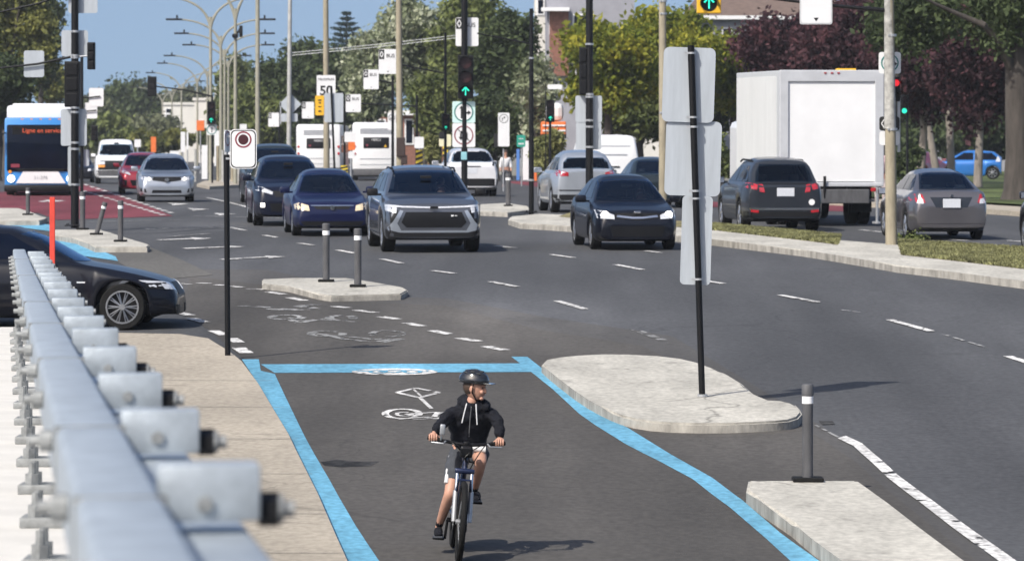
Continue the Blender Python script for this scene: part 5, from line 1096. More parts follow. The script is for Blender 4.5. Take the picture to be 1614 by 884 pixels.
for i in range(-1, 18):
    y = 8.95 + 2.74 * i; c = rc(y); z = ZR(y)
    if i >= 0:
        bm = bmesh.new(); box(bm, (c + .205, y, z - .04 + .008 * math.sin(i * 5.1)), (.21, .14, .115), .006, rz=.118 + .03 * math.sin(i * 3.3)); blk = link('spacer_block', bm, 'galv', t, 40)
        bm = bmesh.new(); cyl(bm, (c + .205, y - .082, z - .062), (c + .205, y - .068, z - .062), .018, n=6); link('bolt', bm, 'galv_dull', blk)
        bm = bmesh.new(); cyl(bm, (c + .31, y, z - .078), (c + .352, y, z - .078), .036, n=6); link('nut', bm, 'plastic', blk)
        bm = bmesh.new(); cyl(bm, (c + .345, y, z - .078), (c + .385, y, z - .078), .017, n=8); cyl(bm, (c + .352, y, z - .078), (c + .362, y, z - .078), .03, n=12); link('bolt', bm, 'galv_dull', blk)
    bm = bmesh.new(); box(bm, (c + .21, y, z - .6), (.11, .12, .90), .006); pst = link('post', bm, 'galv', t, 40)
    bm = bmesh.new(); box(bm, (c + .06, y, z - 1.055), (.36, .26, .055), .006); pl = link('base_plate', bm, 'galv_dull', t, 40)
    for dy in (-.07, .08):
        bm = bmesh.new(); cyl(bm, (c - .04, y + dy, z - 1.03), (c - .04, y + dy, z - .90), .021, n=8); cyl(bm, (c - .04, y + dy, z - 1.03), (c - .04, y + dy, z - .965), .045, n=6); link('anchor_bolt', bm, 'galv_dull', pl)
    bm = bmesh.new(); cyl(bm, (c - .085, y, z - .075), (c - .12, y, z - .075), .030, n=10); cyl(bm, (c - .12, y, z - .075), (c - .15, y, z - .075), .015, n=8); link('side_bolt', bm, 'galv_dull', pst)
# ================================================================ TREES AND BACKGROUND
def leafmat(name, c0, c1, c2=None, trans=.25):
    m = bpy.data.materials.new(name); m.use_nodes = True; n = m.node_tree.nodes; l = m.node_tree.links; b = n['Principled BSDF']; b.inputs['Roughness'].default_value = .7; b.inputs['Specular IOR Level'].default_value = .2
    t = n.new('ShaderNodeTexCoord'); nz = n.new('ShaderNodeTexNoise'); nz.inputs['Scale'].default_value = .9; nz.inputs['Detail'].default_value = 2
    at = n.new('ShaderNodeAttribute'); at.attribute_name = 'leafvar'; ad = n.new('ShaderNodeMath'); ad.operation = 'MULTIPLY_ADD'; ad.inputs[1].default_value = .55
    l.new(t.outputs['Object'], nz.inputs[0]); l.new(at.outputs['Fac'], ad.inputs[0]); sc = n.new('ShaderNodeMath'); sc.operation = 'MULTIPLY_ADD'; sc.inputs[1].default_value = 1.5; sc.inputs[2].default_value = -.5
    l.new(nz.outputs[0], sc.inputs[0]); l.new(sc.outputs[0], ad.inputs[2])
    cr = n.new('ShaderNodeValToRGB'); cr.color_ramp.elements[0].color = (*c0, 1); cr.color_ramp.elements[1].color = (*c1, 1); cr.color_ramp.elements[0].position = .15; cr.color_ramp.elements[1].position = .85
    if c2: e = cr.color_ramp.elements.new(.5); e.color = (*c2, 1)
    l.new(ad.outputs[0], cr.inputs[0]); l.new(cr.outputs[0], b.inputs['Base Color'])
    tr = n.new('ShaderNodeBsdfTranslucent'); mx = n.new('ShaderNodeMixShader'); mx.inputs[0].default_value = trans; l.new(cr.outputs[0], tr.inputs[0]); l.new(b.outputs[0], mx.inputs[1]); l.new(tr.outputs[0], mx.inputs[2]); l.new(mx.outputs[0], n['Material Output'].inputs[0])
    return m
LF = {
 'dark': leafmat('leaf_dark', (.020, .032, .014), (.095, .125, .05)), 'mid': leafmat('leaf_mid', (.035, .055, .016), (.21, .24, .08)),
 'silver': leafmat('leaf_silver', (.08, .10, .05), (.50, .52, .38), (.22, .25, .14)), 'yellow': leafmat('leaf_yellow', (.06, .09, .012), (.40, .37, .045), (.18, .21, .028), .38),
 'olive': leafmat('leaf_olive', (.045, .06, .018), (.25, .25, .07), None, .3), 'purple': leafmat('leaf_purple', (.022, .010, .014), (.115, .048, .055), (.050, .022, .028)), 'far': leafmat('leaf_far', (.05, .065, .035), (.19, .20, .11)),
 'conifer': leafmat('leaf_conifer', (.02, .04, .035), (.05, .085, .07)), 'hedge': leafmat('leaf_hedge', (.05, .07, .02), (.30, .30, .12)) }
def leaf_mesh(name, clumps, per, sig, size, seed, flat_=.8):
    """clumps: array of clump centres; leaves are small folded quads scattered round each"""
    rg = np.random.default_rng(seed); C = np.repeat(np.asarray(clumps), per, 0); N = len(C)
    P = C + rg.normal(0, 1, (N, 3)) * sig * np.array([1, 1, flat_]); s = size * .85 * np.clip(rg.lognormal(-.05, .36, N), .4, 1.9)
    a = rg.normal(0, 1, (N, 3)); a /= np.linalg.norm(a, axis=1)[:, None]; b = rg.normal(0, 1, (N, 3)); b -= (b * a).sum(1)[:, None] * a; b /= np.linalg.norm(b, axis=1)[:, None]
    a *= s[:, None]; b *= (s * .6)[:, None]
    V = np.stack([P - a, P - b * .9, P + a, P + b * .9], 1).reshape(-1, 3)
    me = bpy.data.meshes.new(name); me.vertices.add(N * 4); me.vertices.foreach_set('co', V.ravel()); me.loops.add(N * 4); me.loops.foreach_set('vertex_index', np.arange(N * 4)); me.polygons.add(N); me.polygons.foreach_set('loop_start', np.arange(0, N * 4, 4)); me.update(calc_edges=True)
    cv = np.repeat(rg.uniform(0, 1, len(clumps)), per) * .5 + rg.uniform(0, 1, N) * .5
    at = me.attributes.new('leafvar', 'FLOAT', 'FACE'); at.data.foreach_set('value', cv.astype('f')); return me
def blob_clumps(rx, ry, rz, seed, nb=12, nc=260, bs=.45):
    rg = np.random.default_rng(seed); out = []
    d = rg.normal(0, 1, (nb, 3)); d /= np.linalg.norm(d, axis=1)[:, None]; c = d * rg.uniform(.45, .78, (nb, 1)); c[0] = 0; r = rg.uniform(bs * .55, bs, nb); r[0] = .62
    k = rg.integers(0, nb, nc); u = rg.normal(0, 1, (nc, 3)); u /= np.linalg.norm(u, axis=1)[:, None]; q = rg.uniform(.62, 1.0, (nc, 1)) ** .5
    return (c[k] + u * r[k][:, None] * q) * np.array([rx, ry, rz])
def limbs(bm, base_, top, r, crown_c, dims, seed, n=7):
    rg = random.Random(seed); b, t_ = Vector(base_), Vector(top); mid = b.lerp(t_, .5) + Vector((rg.uniform(-.15, .15), 0, 0)); pts = [b + Vector((0, 0, -.1)), b + Vector((0, 0, .25)), mid, t_]
    tube(bm, pts, [r * 1.6, r * 1.08, r * .9, r * .55], 12)
    for k in range(n):
        a = rg.random() * 6.28; st = b.lerp(t_, rg.uniform(.55, .98)); e = Vector(crown_c) + Vector((math.cos(a) * dims[0] * .6, math.sin(a) * dims[1] * .6, rg.uniform(-.3, .6) * dims[2]))
        tube(bm, bez(st, st.lerp(e, .5) + Vector((0, 0, .5)), e, 5), [r * .42, r * .36, r * .3, r * .24, r * .16, r * .08], 7)
def tree(label, px, py_c, Y, wpx, hpx, kind, seed, leaf=.16, nc=300, per=40, trunk=True, tw=.22, bark='bark', group='trees beside the road', name='broadleaf_tree', tpx=None, ry=None, sig=.34, nb=12, bs=.45, trunk_top=None):
    s = F / Y; rx, rz = wpx / 2 / s, hpx / 2 / s; ry_ = ry or rx * .9; g = base(tpx or px, Y); c = W(px, py_c, Y) - g
    t = thing(name, label, 'tree', g, group=group)
    me = leaf_mesh('crown', blob_clumps(rx, ry_, rz, seed, nb, nc, bs), per, sig, leaf, seed); o = link('crown', me, LF[kind], t); o.location = c
    if trunk:
        bm = bmesh.new(); top = Vector((c.x * .6, 0, max(1.0, c.z - rz * .25))); limbs(bm, (0, 0, 0), top, tw, c, (rx, ry_, rz), seed); link('trunk', bm, bark, t, 60)
    return t
# left side
tree('large dark green tree filling the top left corner', 12, 55, 245, 150, 230, 'olive', 1, nc=420, per=45, tw=.35)
tree('dark tree behind the blue bus at the far left', -5, 150, 225, 130, 130, 'dark', 2, nc=320, per=40)
tree('bright olive small tree just above the blue bus', 84, 138, 300, 46, 50, 'olive', 3, nc=120, per=40, leaf=.2)
tree('tree with dark foliage beside the thick black pole', 66, 60, 285, 60, 150, 'dark', 4, nc=200, per=40, leaf=.2)
tree('round dark tree standing alone against the sky behind the lamps', 208, 163, 520, 84, 84, 'dark', 5, nc=320, per=40, leaf=.34, sig=.9, group='distant trees')
tree('grey green tree behind the thick black pole', 135, 198, 480, 80, 74, 'far', 6, nc=260, per=40, leaf=.3, sig=.8, group='distant trees')
tree('distant tree right of the round dark tree', 262, 180, 560, 60, 52, 'far', 7, nc=220, per=36, leaf=.34, sig=.9, group='distant trees')
tree('distant tree behind the white building', 300, 172, 600, 60, 56, 'far', 8, nc=220, per=36, leaf=.34, sig=.9, group='distant trees')
tree('olive tree seen through the packed lamp poles', 372, 160, 380, 64, 120, 'mid', 9, nc=240, per=40, leaf=.26, sig=.6, group='distant trees')
tree('low bushy tree under the white building', 235, 212, 420, 90, 50, 'far', 10, nc=220, per=40, leaf=.26, sig=.6, group='distant trees')
tree('low olive bush left of the white van roof', 160, 205, 400, 80, 50, 'mid', 11, nc=200, per=40, leaf=.26, sig=.5, group='distant trees')
# dark belt 400-560
for i, (px, pc, w, h, k, lab) in enumerate(((415, 185, 70, 120, 'mid', 'dark green tree behind the slim tan pole'), (440, 150, 90, 140, 'dark', 'dark green tree behind the diamond shaped sign'), (488, 132, 100, 130, 'dark', 'tallest dark broadleaf tree left of the conifer'),
      (535, 158, 90, 120, 'dark', 'dark green tree at the foot of the conifer'), (480, 205, 130, 90, 'dark', 'low dark green tree behind the left white bus'), (565, 170, 70, 130, 'mid', 'green tree right of the speed sign'))):
    tree(lab, px, pc, 300 + i * 8, w, h, k, 20 + i, nc=300, per=42, leaf=.2, sig=.45)
tree('tree with pale silvery leaves behind the second largest bus lane sign', 590, 110, 262, 92, 170, 'silver', 31, nc=340, per=45, leaf=.18)
tree('big pale silvery green tree in the middle of the photo', 668, 78, 250, 120, 190, 'silver', 32, nc=460, per=48, leaf=.17, nb=16)
tree('tall green tree behind the central signal pole', 735, 60, 240, 130, 200, 'mid', 33, nc=440, per=48, leaf=.17, nb=16)
tree('dark tree left of the grey apartment building', 800, 110, 232, 95, 210, 'dark', 34, nc=420, per=48, leaf=.17, nb=14)
tree('bushy green tree below the silvery trees', 690, 170, 235, 90, 110, 'mid', 35, nc=280, per=44, leaf=.15)
tree('low dark green tree behind the turn signs', 780, 195, 222, 110, 110, 'dark', 36, nc=300, per=44, leaf=.15)
tree('small silvery tree by the thin black pole', 845, 150, 215, 50, 110, 'silver', 37, nc=130, per=40, leaf=.14)
tree('left yellow green autumn tree with orange tinge', 960, 102, 200, 150, 150, 'yellow', 41, nc=520, per=50, leaf=.15, nb=16)
tree('yellow green autumn tree behind the tall leaning sign post', 1055, 80, 205, 150, 160, 'yellow', 42, nc=480, per=50, leaf=.15, nb=16)
tree('right yellow green autumn tree above the box truck', 1160, 108, 210, 140, 124, 'yellow', 43, nc=460, per=50, leaf=.15, nb=16)
tree('dark green tree in the shade behind the leaning sign post', 1120, 170, 215, 110, 130, 'dark', 44, nc=280, per=44)
tree('shaded green tree behind the white van', 1010, 172, 212, 140, 84, 'mid', 45, nc=300, per=44)
for i, (px, pc, w, h, Y, tx, lab) in enumerate(((1250, 90, 150, 180, 190, 1262, 'leftmost purple leaved tree, behind the box truck'), (1345, 90, 170, 190, 185, 1362, 'purple leaved tree behind the thick tan pole'), (1452, 95, 170, 200, 178, 1450, 'purple leaved tree above the taupe sedan'),
      (1548, 92, 160, 205, 172, 1541, 'rightmost purple leaved tree above the blue hatchback'), (1400, 40, 190, 150, 196, 1478, 'tall purple leaved tree at the top of the photo'), (1500, 30, 200, 150, 188, 1500, 'high purple crown near the top right corner'))):
    tree(lab, px, pc, Y, w, h, 'purple', 50 + i, nc=480, per=50, leaf=.13, tpx=tx, tw=.17, bark='bark_pale', group='purple leaved trees on the lawn', nb=16)
tree('dark green tree mixed between the purple crowns', 1440, 25, 165, 130, 100, 'dark', 61, nc=220, per=44, leaf=.12, tpx=1392)
tree('shaded undergrowth tree behind the purple trunks', 1420, 215, 262, 260, 110, 'dark', 62, nc=360, per=44, leaf=.2)
tree('shaded undergrowth tree behind the blue hatchback', 1560, 200, 262, 220, 120, 'dark', 63, nc=360, per=44, leaf=.2)
# big maple at the right edge
Yt = 133; g = base(1604, Yt) + Vector((0, 0, .1)); t = thing('maple_tree', 'huge old tree trunk with thick limbs at the right edge', 'tree', g, group='trees beside the road')
def T(px, py, dy=0): w = W(px, py, Yt + dy); return w - g
bm = bmesh.new(); r0 = 20 / S(Yt)
tube(bm, [Vector((0, 0, -.2)), Vector((0, 0, .3)), T(1604, 240), T(1603, 170), T(1604, 110), T(1605, 60), T(1612, -60)], [r0 * 1.55, r0 * 1.15, r0 * .95, r0 * .95, r0 * 1.0, r0 * .9, r0 * .7], 18)
tube(bm, bez(T(1598, 120), T(1585, 70, -.5), T(1545, 35, -1), 8), [r0 * .55, r0 * .5, r0 * .45, r0 * .42, r0 * .38, r0 * .32, r0 * .28, r0 * .24, r0 * .2], 10)
tube(bm, bez(T(1552, 40, -1), T(1500, 20, -1), T(1440, -10, -2), 6), [r0 * .25, r0 * .22, r0 * .2, r0 * .17, r0 * .13, r0 * .1, r0 * .06], 8)
tube(bm, bez(T(1600, 70), T(1580, 20, .5), T(1565, -60, 1), 6), [r0 * .5, r0 * .45, r0 * .4, r0 * .36, r0 * .3, r0 * .25, r0 * .2], 10); link('trunk', bm, 'bark', t, 60)
cl = np.vstack([blob_clumps(1.6, 1.6, 1.3, 71, 10, 130) + np.array(T(1602, 0)), blob_clumps(1.0, 1.2, .7, 72, 8, 80) + np.array(T(1455, 8)), blob_clumps(.7, .8, .8, 75, 6, 40) + np.array(T(1440, 50)), blob_clumps(1.0, 1.2, 1.2, 73, 8, 40) + np.array(T(1560, 30))])
link('crown', leaf_mesh('crown', cl, 42, .25, .10, 74), LF['dark'], t)
# conifer
Yc = 430; s = S(Yc); g = base(546, Yc); t = thing('conifer_tree', 'blue green conifer with layered branches rising above the dark trees', 'tree', g, group='distant trees')
cc = []; rg = random.Random(5)
apex = (W(546, 19, Yc) - g).z; Rb = 40 / s
for L_ in range(11):
    f = (L_ + .3) / 11; z = apex - f * 95 / s; r = Rb * min(1, .08 + f * 1.5) * rg.uniform(.82, 1.08)
    for a in range(10):
        an = a / 10 * 6.28 + L_ * .4; rr_ = r * rg.uniform(.75, 1.1)
        for q in range(5): u = (q + .7) / 5; cc.append((math.cos(an) * rr_ * u, math.sin(an) * rr_ * u, z - .2 * r * u + .35 * r * u * u))
link('crown', leaf_mesh('crown', np.array(cc), 10, .11, .17, 81, .35), LF['conifer'], t); bm = bmesh.new(); cyl(bm, (0, 0, 0), (0, 0, apex), .35, .05, 8); link('trunk', bm, 'bark', t)
# shrub behind the silver SUV and weed in the median
def shrub(label, px, pc, Y, w, h, kind, seed, group, nc=60, per=40, leaf=.08, name='shrub', h0=0):
    s = F / Y; g = base(px, Y) + Vector((0, 0, h0)); t = thing(name, label, 'shrub', g, group=group); c = W(px, pc, Y) - g
    cl = blob_clumps(w / 2 / s, w / 2 / s * .8, h / 2 / s, seed, 7, nc, .5); o = link('foliage', leaf_mesh('foliage', cl, per, .10, leaf, seed), LF[kind], t); o.location = c
    bm = bmesh.new()
    for k in range(5): a = k * 1.26; cyl(bm, (math.cos(a) * .04, math.sin(a) * .04, 0), (math.cos(a) * .3 * w / 2 / s, math.sin(a) * .2, c.z), .012, .006, 5)
    link('stem', bm, 'bark', t); return t
shrub('yellow green flowering shrub behind the silver SUV', 862, 243, 178, 60, 70, 'hedge', 91, None, 110, 44, .10)
shrub('green weed clump growing beside the thick tan pole', 1442, 385, 88, 52, 26, 'mid', 92, None, 44, 40, .035, 'weed', .13)
shrub('pale grass shrub behind the striped hazard marker', 680, 235, 172, 22, 60, 'hedge', 93, None, 60, 40, .08)
shrub('dark rounded bush between the purple tree trunks', 1428, 262, 172, 60, 70, 'dark', 95, None, 90, 44, .1, 'shrub', .1)
shrub('clipped green shrub at the left of the yellow truck sign', 1135, 240, 175, 50, 80, 'mid', 94, None, 80, 40, .1)
for i, (px, pc, w, h, kind, Y) in enumerate(((180, 222, 110, 46, 'mid', 360), (262, 225, 120, 44, 'olive', 350), (345, 225, 90, 50, 'mid', 340), (425, 232, 120, 60, 'dark', 300), (520, 225, 130, 60, 'dark', 290))):
    shrub(['low hedge bush behind the white van', 'olive hedge bush over the silver hatchback roof', 'hedge bush behind the lamp pole feet', 'dark hedge bush over the minivan roof', 'dark hedge bush behind the left white bus'][i], px, pc, Y, w, h, kind, 100 + i, 'hedge bushes behind the traffic', 130, 40, .22)
# far woods, one mass
cl = []; rgn = np.random.default_rng(9)
for x in range(-400, 2300, 16):
    top = 186 + 8 * math.sin(x * .03) + 5 * math.sin(x * .11); 
    for k in range(16): p = W(x + rgn.uniform(-14, 14), rgn.uniform(top, 232), 640 + rgn.uniform(-20, 20)); cl.append(tuple(p))
tag(link('distant_woods', leaf_mesh('distant_woods', np.array(cl), 26, 1.3, .6, 12), LF['far']), 'far off wooded ridge closing the view behind everything', 'woods', kind='stuff')

# ---------------------------------------------------------------- buildings
def building(name, label, x0, x1, ytop, Y, depth, m, wins=(), roof=None, eave=0, yaw=0, extra=None, ybot=None):
    s = F / Y; g = base((x0 + x1) / 2, Y); t = thing(name, label, 'building', g, rz=R(yaw), group='buildings behind the trees'); w = (x1 - x0) / s; h = W(0, ytop, Y).z - g.z
    bm = bmesh.new(); box(bm, (0, depth / 2, h / 2), (w, depth, h)); wl = link('wall', bm, m, t)
    def P(px, py): p = W(px, py, Y) - g; return p
    for wx0, wy0, wx1, wy1 in wins:
        a, b = P(wx0, wy1), P(wx1, wy0); bm = bmesh.new(); box(bm, ((a.x + b.x) / 2, -.02, (a.z + b.z) / 2), (b.x - a.x + .2, .12, b.z - a.z + .2)); f = link('window', bm, 'white_metal', t)
        bm = bmesh.new(); box(bm, ((a.x + b.x) / 2, -.07, (a.z + b.z) / 2), (b.x - a.x, .06, b.z - a.z)); link('pane', bm, 'glass', f)
    if roof:
        bm = bmesh.new(); e = .5; rh = eave
        v = [bm.verts.new(q) for q in ((-w / 2 - e, -e, h), (w / 2 + e, -e, h), (w / 2 + e, depth + e, h), (-w / 2 - e, depth + e, h), (-w / 2 + 1.5, depth / 2, h + rh), (w / 2 - 1.5, depth / 2, h + rh))]
        for f in ((0, 1, 5, 4), (2, 3, 4, 5), (1, 2, 5), (3, 0, 4), (3, 2, 1, 0)): bm.faces.new([v[k] for k in f])
        link('roof', bm, roof, t); bm = bmesh.new(); box(bm, (0, -e - .05, h - .1), (w + 2 * e, .14, .25)); link('gutter', bm, 'white_metal', t)
    else:
        bm = bmesh.new(); box(bm, (0, depth / 2, h + .1), (w + .3, depth + .3, .3)); link('cornice', bm, 'beige', t)
    return t, P
building('house', 'house with brown shingle roof and pale gutter above the box truck', 1090, 1330, 26, 290, 12, 'grey_wall', [(1140, 46, 1152, 66), (1190, 48, 1202, 66), (1226, 46, 1258, 70)], 'roof_brown', 2.6)
t, Pp = building('apartment_building', 'grey apartment building with white balcony edge behind the autumn trees', 862, 1000, -60, 270, 14, 'grey_wall', [(868, 20, 880, 52), (905, 25, 925, 60), (868, 80, 882, 110), (908, 85, 925, 115)])
bm = bmesh.new(); a, b = Pp(853, 16), Pp(897, 5); box(bm, ((a.x + b.x) / 2, -.7, a.z), (b.x - a.x, 1.4, .22)); link('balcony', bm, 'white_metal', t); bm = bmesh.new(); a, b = Pp(866, 120), Pp(896, 16); box(bm, ((a.x + b.x) / 2, -.25, (a.z + b.z) / 2), (b.x - a.x, .4, b.z - a.z)); link('brick_panel', bm, 'brick', t)
building('apartment_building', 'pale upper apartment block glimpsed left of the grey one', 843, 862, -60, 285, 10, 'beige', [(848, 0, 856, 22)])
t, Pp = building('brick_shop', 'low red brick building behind the right white bus', 570, 700, 180, 300, 10, 'brick', [(566, 190, 574, 215), (594, 190, 606, 225), (640, 190, 650, 226)])
bm = bmesh.new(); a = Pp(655, 179); box(bm, (a.x, -.5, a.z), (2.2, 1.2, .25)); link('canopy', bm, 'white_metal', t)
building('white_building', 'white box building with stacked windows beyond the lamps', 257, 310, 165, 500, 20, 'beige', [(262, 172, 270, 178), (262, 181, 270, 187), (262, 190, 270, 195)])
building('white_building', 'pale building right of the white box building behind lamp poles', 306, 345, 158, 470, 20, 'beige', [(312, 190, 320, 204)])
building('brick_block', 'small brown brick block with pale roof line behind the packed poles', 338, 386, 156, 450, 20, 'brick', [(342, 160, 350, 176), (360, 162, 366, 190), (374, 162, 380, 180)])
building('white_building', 'small white block above the brown brick one', 338, 368, 141, 520, 20, 'beige', [])
building('grey_house', 'shaded low house behind the purple trees', 1380, 1700, 190, 300, 10, 'grey_wall', [(1440, 205, 1460, 222), (1540, 205, 1560, 222)])
building('white_building', 'pale low shop front glimpsed behind the white van', 990, 1045, 196, 260, 8, 'beige', [(1000, 204, 1012, 216)])
building('white_building', 'small pale kiosk behind the green street sign', 826, 848, 205, 245, 6, 'beige', [(830, 212, 836, 226)])
# orange and white lorry among the trees
P = Post('orange_truck', 'orange and white truck standing behind the dark green arrow signal', 'truck', 873, 210, G1)
bm = bmesh.new(); a, b = P.L(853, 213), P.L(892, 192); box(bm, ((a.x + b.x) / 2, 2, (a.z + b.z) / 2), (b.x - a.x, 5, b.z - a.z), .05); link('body', bm, 'sign_orange', P.t)
bm = bmesh.new(); a, b = P.L(856, 191), P.L(887, 162); box(bm, ((a.x + b.x) / 2 + .1, 3, (a.z + b.z) / 2), ((b.x - a.x) * .9, 3, b.z - a.z), .25); link('tank', bm, 'sign_white', P.t)
bm = bmesh.new()
for q in (198, 206): a = P.L(873, q); box(bm, (a.x, -.53, a.z), (1.1, .06, .08))
link('chevron_strip', bm, 'sign_white', P.t); bm = bmesh.new(); a = P.L(873, 215); box(bm, (a.x, -.5, a.z), (1.2, .12, .22)); link('bumper', bm, 'black', P.t)
for sx in (-1, 1): wheel(P.t, sx * .48, 1.5, .45, .25, sx, 6, 'alu')
# blue and red roadside panels by the green sign
for x0, y0, x1, y1, m, lab in ((814, 235, 819, 284, mat('panel_blue', (.08, .2, .5), .5), 'narrow blue and white banner post'), (842, 245, 846, 285, 'sign_orange', 'thin red orange marker beside the thin black pole'), (824, 222, 833, 284, 'sign_white', 'pale tall panel behind the thin black pole')):
    P = Post('roadside_sign', lab, 'sign', (x0 + x1) / 2, 200, 'small roadside panels by the median'); P.panel(x0, y0, x1, y1, m, 0, rad=.01)
# ================================================================ PEOPLE AND THE BICYCLE
def skin(name, V, E, rad, m, parent=None, sub=2, root=0, smooth=True):
    me = bpy.data.meshes.new(name); me.from_pydata([tuple(v) for v in V], E, []); o = bpy.data.objects.new(name, me); COL.objects.link(o)
    md = o.modifiers.new('skin', 'SKIN'); md.use_smooth_shade = True; sv = me.skin_vertices[0].data
    for i, r in enumerate(rad): sv[i].radius = (r, r) if not isinstance(r, tuple) else r
    for i in range(len(V)): sv[i].use_root = (i == root)
    ss = o.modifiers.new('sub', 'SUBSURF'); ss.levels = sub; ss.render_levels = sub
    dg = bpy.context.evaluated_depsgraph_get(); me2 = bpy.data.meshes.new_from_object(o.evaluated_get(dg)); bpy.data.objects.remove(o)
    o = bpy.data.objects.new(name, me2); COL.objects.link(o); me2.materials.clear(); me2.materials.append(M[m] if isinstance(m, str) else m); me2.polygons.foreach_set('use_smooth', [True] * len(me2.polygons))
    if parent: o.parent = parent
    return o
from mathutils import noise as mnoise
def crease(o, amp, fr):
    me = o.data; me.calc_loop_triangles(); N = [v.normal.copy() for v in me.vertices]
    for v, nn in zip(me.vertices, N):
        q = v.co * fr; d = mnoise.noise(Vector((q.x, q.y, q.z * 1.6))) * .6 + (1 - abs(mnoise.noise(q * 1.9 + Vector((3, 1, 7))))) * .5 - .4; v.co += nn * d * amp
    me.update()
def chain(V, E, rad, pts, rs, start=None):
    prev = start; ids = []
    for p, r in zip(pts, rs):
        V.append(Vector(p)); rad.append(r); i = len(V) - 1; ids.append(i)
        if prev is not None: E.append((prev, i))
        prev = i
    return ids
M['skin'] = mat('skin', (0.50, 0.27, 0.19), .55, var=.12, scale=9); M['hair'] = mat('hair', (.05, .03, .02), .7, var=.3)
M['cloth_black'] = mat('cloth_black', (.009, .010, .015), .9, spec=.25, var=.5, scale=14, bump=.4, bscale=22); M['cloth_grey'] = mat('cloth_grey', (.05, .055, .065), .9, var=.3, scale=12); M['cloth_white'] = mat('cloth_white', (.62, .62, .62), .85, var=.1, scale=8)
M['helmet'] = mat('helmet', (.012, .012, .013), .18, coat=1, var=.2); M['bike_frame'] = mat('bike_frame', (.012, .02, .06), .3, .3, coat=.8, var=.1)
YB = G(722, 886).y; gB = base(722, YB)
# ---- bicycle, built upright and then leaned
bk = thing('bicycle', 'dark mountain bicycle with silver fork ridden towards the camera in the blue edged lane', 'bicycle', gB, rot=(math.atan(.03), R(4.6), R(3.5)))
def tyre_(name, y, par, r=.345, w=.027):
    bm = bmesh.new(); n = 40; k = 10; rg_ = []
    for i in range(n):
        a = 2 * math.pi * i / n; ring = []
        for j in range(k): b = 2 * math.pi * j / k; q = (r - w) + w * math.cos(b) * (1 + .06 * (i % 2)); ring.append(bm.verts.new((w * math.sin(b), y + q * math.cos(a), r + q * math.sin(a))))
        rg_.append(ring)
    for i in range(n):
        A, B = rg_[i], rg_[(i + 1) % n]
        for j in range(k): bm.faces.new((A[j], A[(j + 1) % k], B[(j + 1) % k], B[j]))
    t_ = link(name, bm, 'tyre', par, 60)
    bm = bmesh.new(); lathe(bm, [(r - .055, -.012), (r - .045, -.014), (r - .045, .014), (r - .055, .012), (r - .055, -.012)], 36, 'X', (0, y, r)); link('rim', bm, 'black', t_)
    bm = bmesh.new(); cyl(bm, (-.05, y, r), (.05, y, r), .022, n=12)
    for i in range(28):
        a = 2 * math.pi * i / 28; sx = .03 * (-1) ** i; cyl(bm, (sx, y, r), (0, y + math.cos(a) * (r - .05), r + math.sin(a) * (r - .05)), .0013, n=4)
    link('spoke_set', bm, 'alu', t_); return t_
fw = tyre_('wheel', 0, bk); rw = tyre_('wheel', 1.06, bk)
bm = bmesh.new(); cyl(bm, (.065, 0, .345), (.065, 0, .345), .09) if 0 else cyl(bm, (.045, 0, .345), (.048, 0, .345), .085, n=24); link('brake_disc', bm, 'chrome', fw)
FT = (0, .20, .86)
bm = bmesh.new()
for sx in (-1, 1): tube(bm, [(sx * .066, 0, .345), (sx * .066, .015, .40), (sx * .066, .07, .60)], [.022, .024, .022], 10)
fk = link('fork', bm, 'alu', bk, 50)
bm = bmesh.new()
for sx in (-1, 1): tube(bm, [(sx * .062, .07, .60), (sx * .062, .12, .76)], .016, 10)
link('stanchion', bm, 'chrome', fk, 50); bm = bmesh.new(); box(bm, (0, .125, .765), (.17, .06, .045), .015); tube(bm, [(0, .13, .76), (0, .19, .98)], .022, 10); tube(bm, [(-.062, .055, .60), (-.05, .02, .70), (.05, .02, .70), (.062, .055, .60)], .011, 8); link('crown', bm, 'bike_frame', fk, 50)
bm = bmesh.new(); tube(bm, [(0, .165, .88), (0, .64, .30)], [.030, .028], 10); tube(bm, [(0, .18, .92), (0, .80, .78)], .022, 10); tube(bm, [(0, .64, .285), (0, .86, .90)], .018, 10)
for sx in (-1, 1): tube(bm, [(sx * .02, .64, .285), (sx * .06, 1.06, .345)], .010, 8); tube(bm, [(sx * .015, .80, .78), (sx * .06, 1.06, .345)], .009, 8)
link('frame', bm, 'bike_frame', bk, 50)
bm = bmesh.new(); box(bm, (0, .80, .93), (.15, .26, .05), .02); link('saddle', bm, 'cloth_black', bk, 50)
bm = bmesh.new(); tube(bm, [(-.20, .215, 1.0), (-.06, .19, .985), (.06, .19, .985), (.20, .215, 1.0)], .0155, 10); tube(bm, [(-.33, .25, 1.015), (-.20, .215, 1.0)], .0125, 8); tube(bm, [(.33, .25, 1.015), (.20, .215, 1.0)], .0125, 8); box(bm, (0, .20, .99), (.05, .09, .045), .01); hb = link('handlebar', bm, 'black', bk, 50)
for sx in (-1, 1):
    bm = bmesh.new(); tube(bm, [(sx * .33, .25, 1.015), (sx * .21, .218, 1.002)], .0185, 10); link('grip', bm, 'tyre', hb, 50)
    bm = bmesh.new(); tube(bm, [(sx * .18, .19, 1.0), (sx * .20, .13, .985), (sx * .30, .165, .985)], [.008, .007, .006], 8); link('brake_lever', bm, 'alu', hb, 50)
bm = bmesh.new()
for a_, b_, c_ in (((-.17, .18, 1.0), (-.08, .0, 1.06), (.02, .12, .80)), ((.17, .18, 1.0), (.12, .0, .98), (.04, .12, .78)), ((-.12, .18, .99), (.02, .02, .86), (.03, .2, .82)), ((.13, .18, .99), (-.05, .0, .90), (-.03, .16, .80))): tube(bm, bez(a_, b_, c_, 10), .005, 6)
link('cable', bm, 'black', bk, 50)
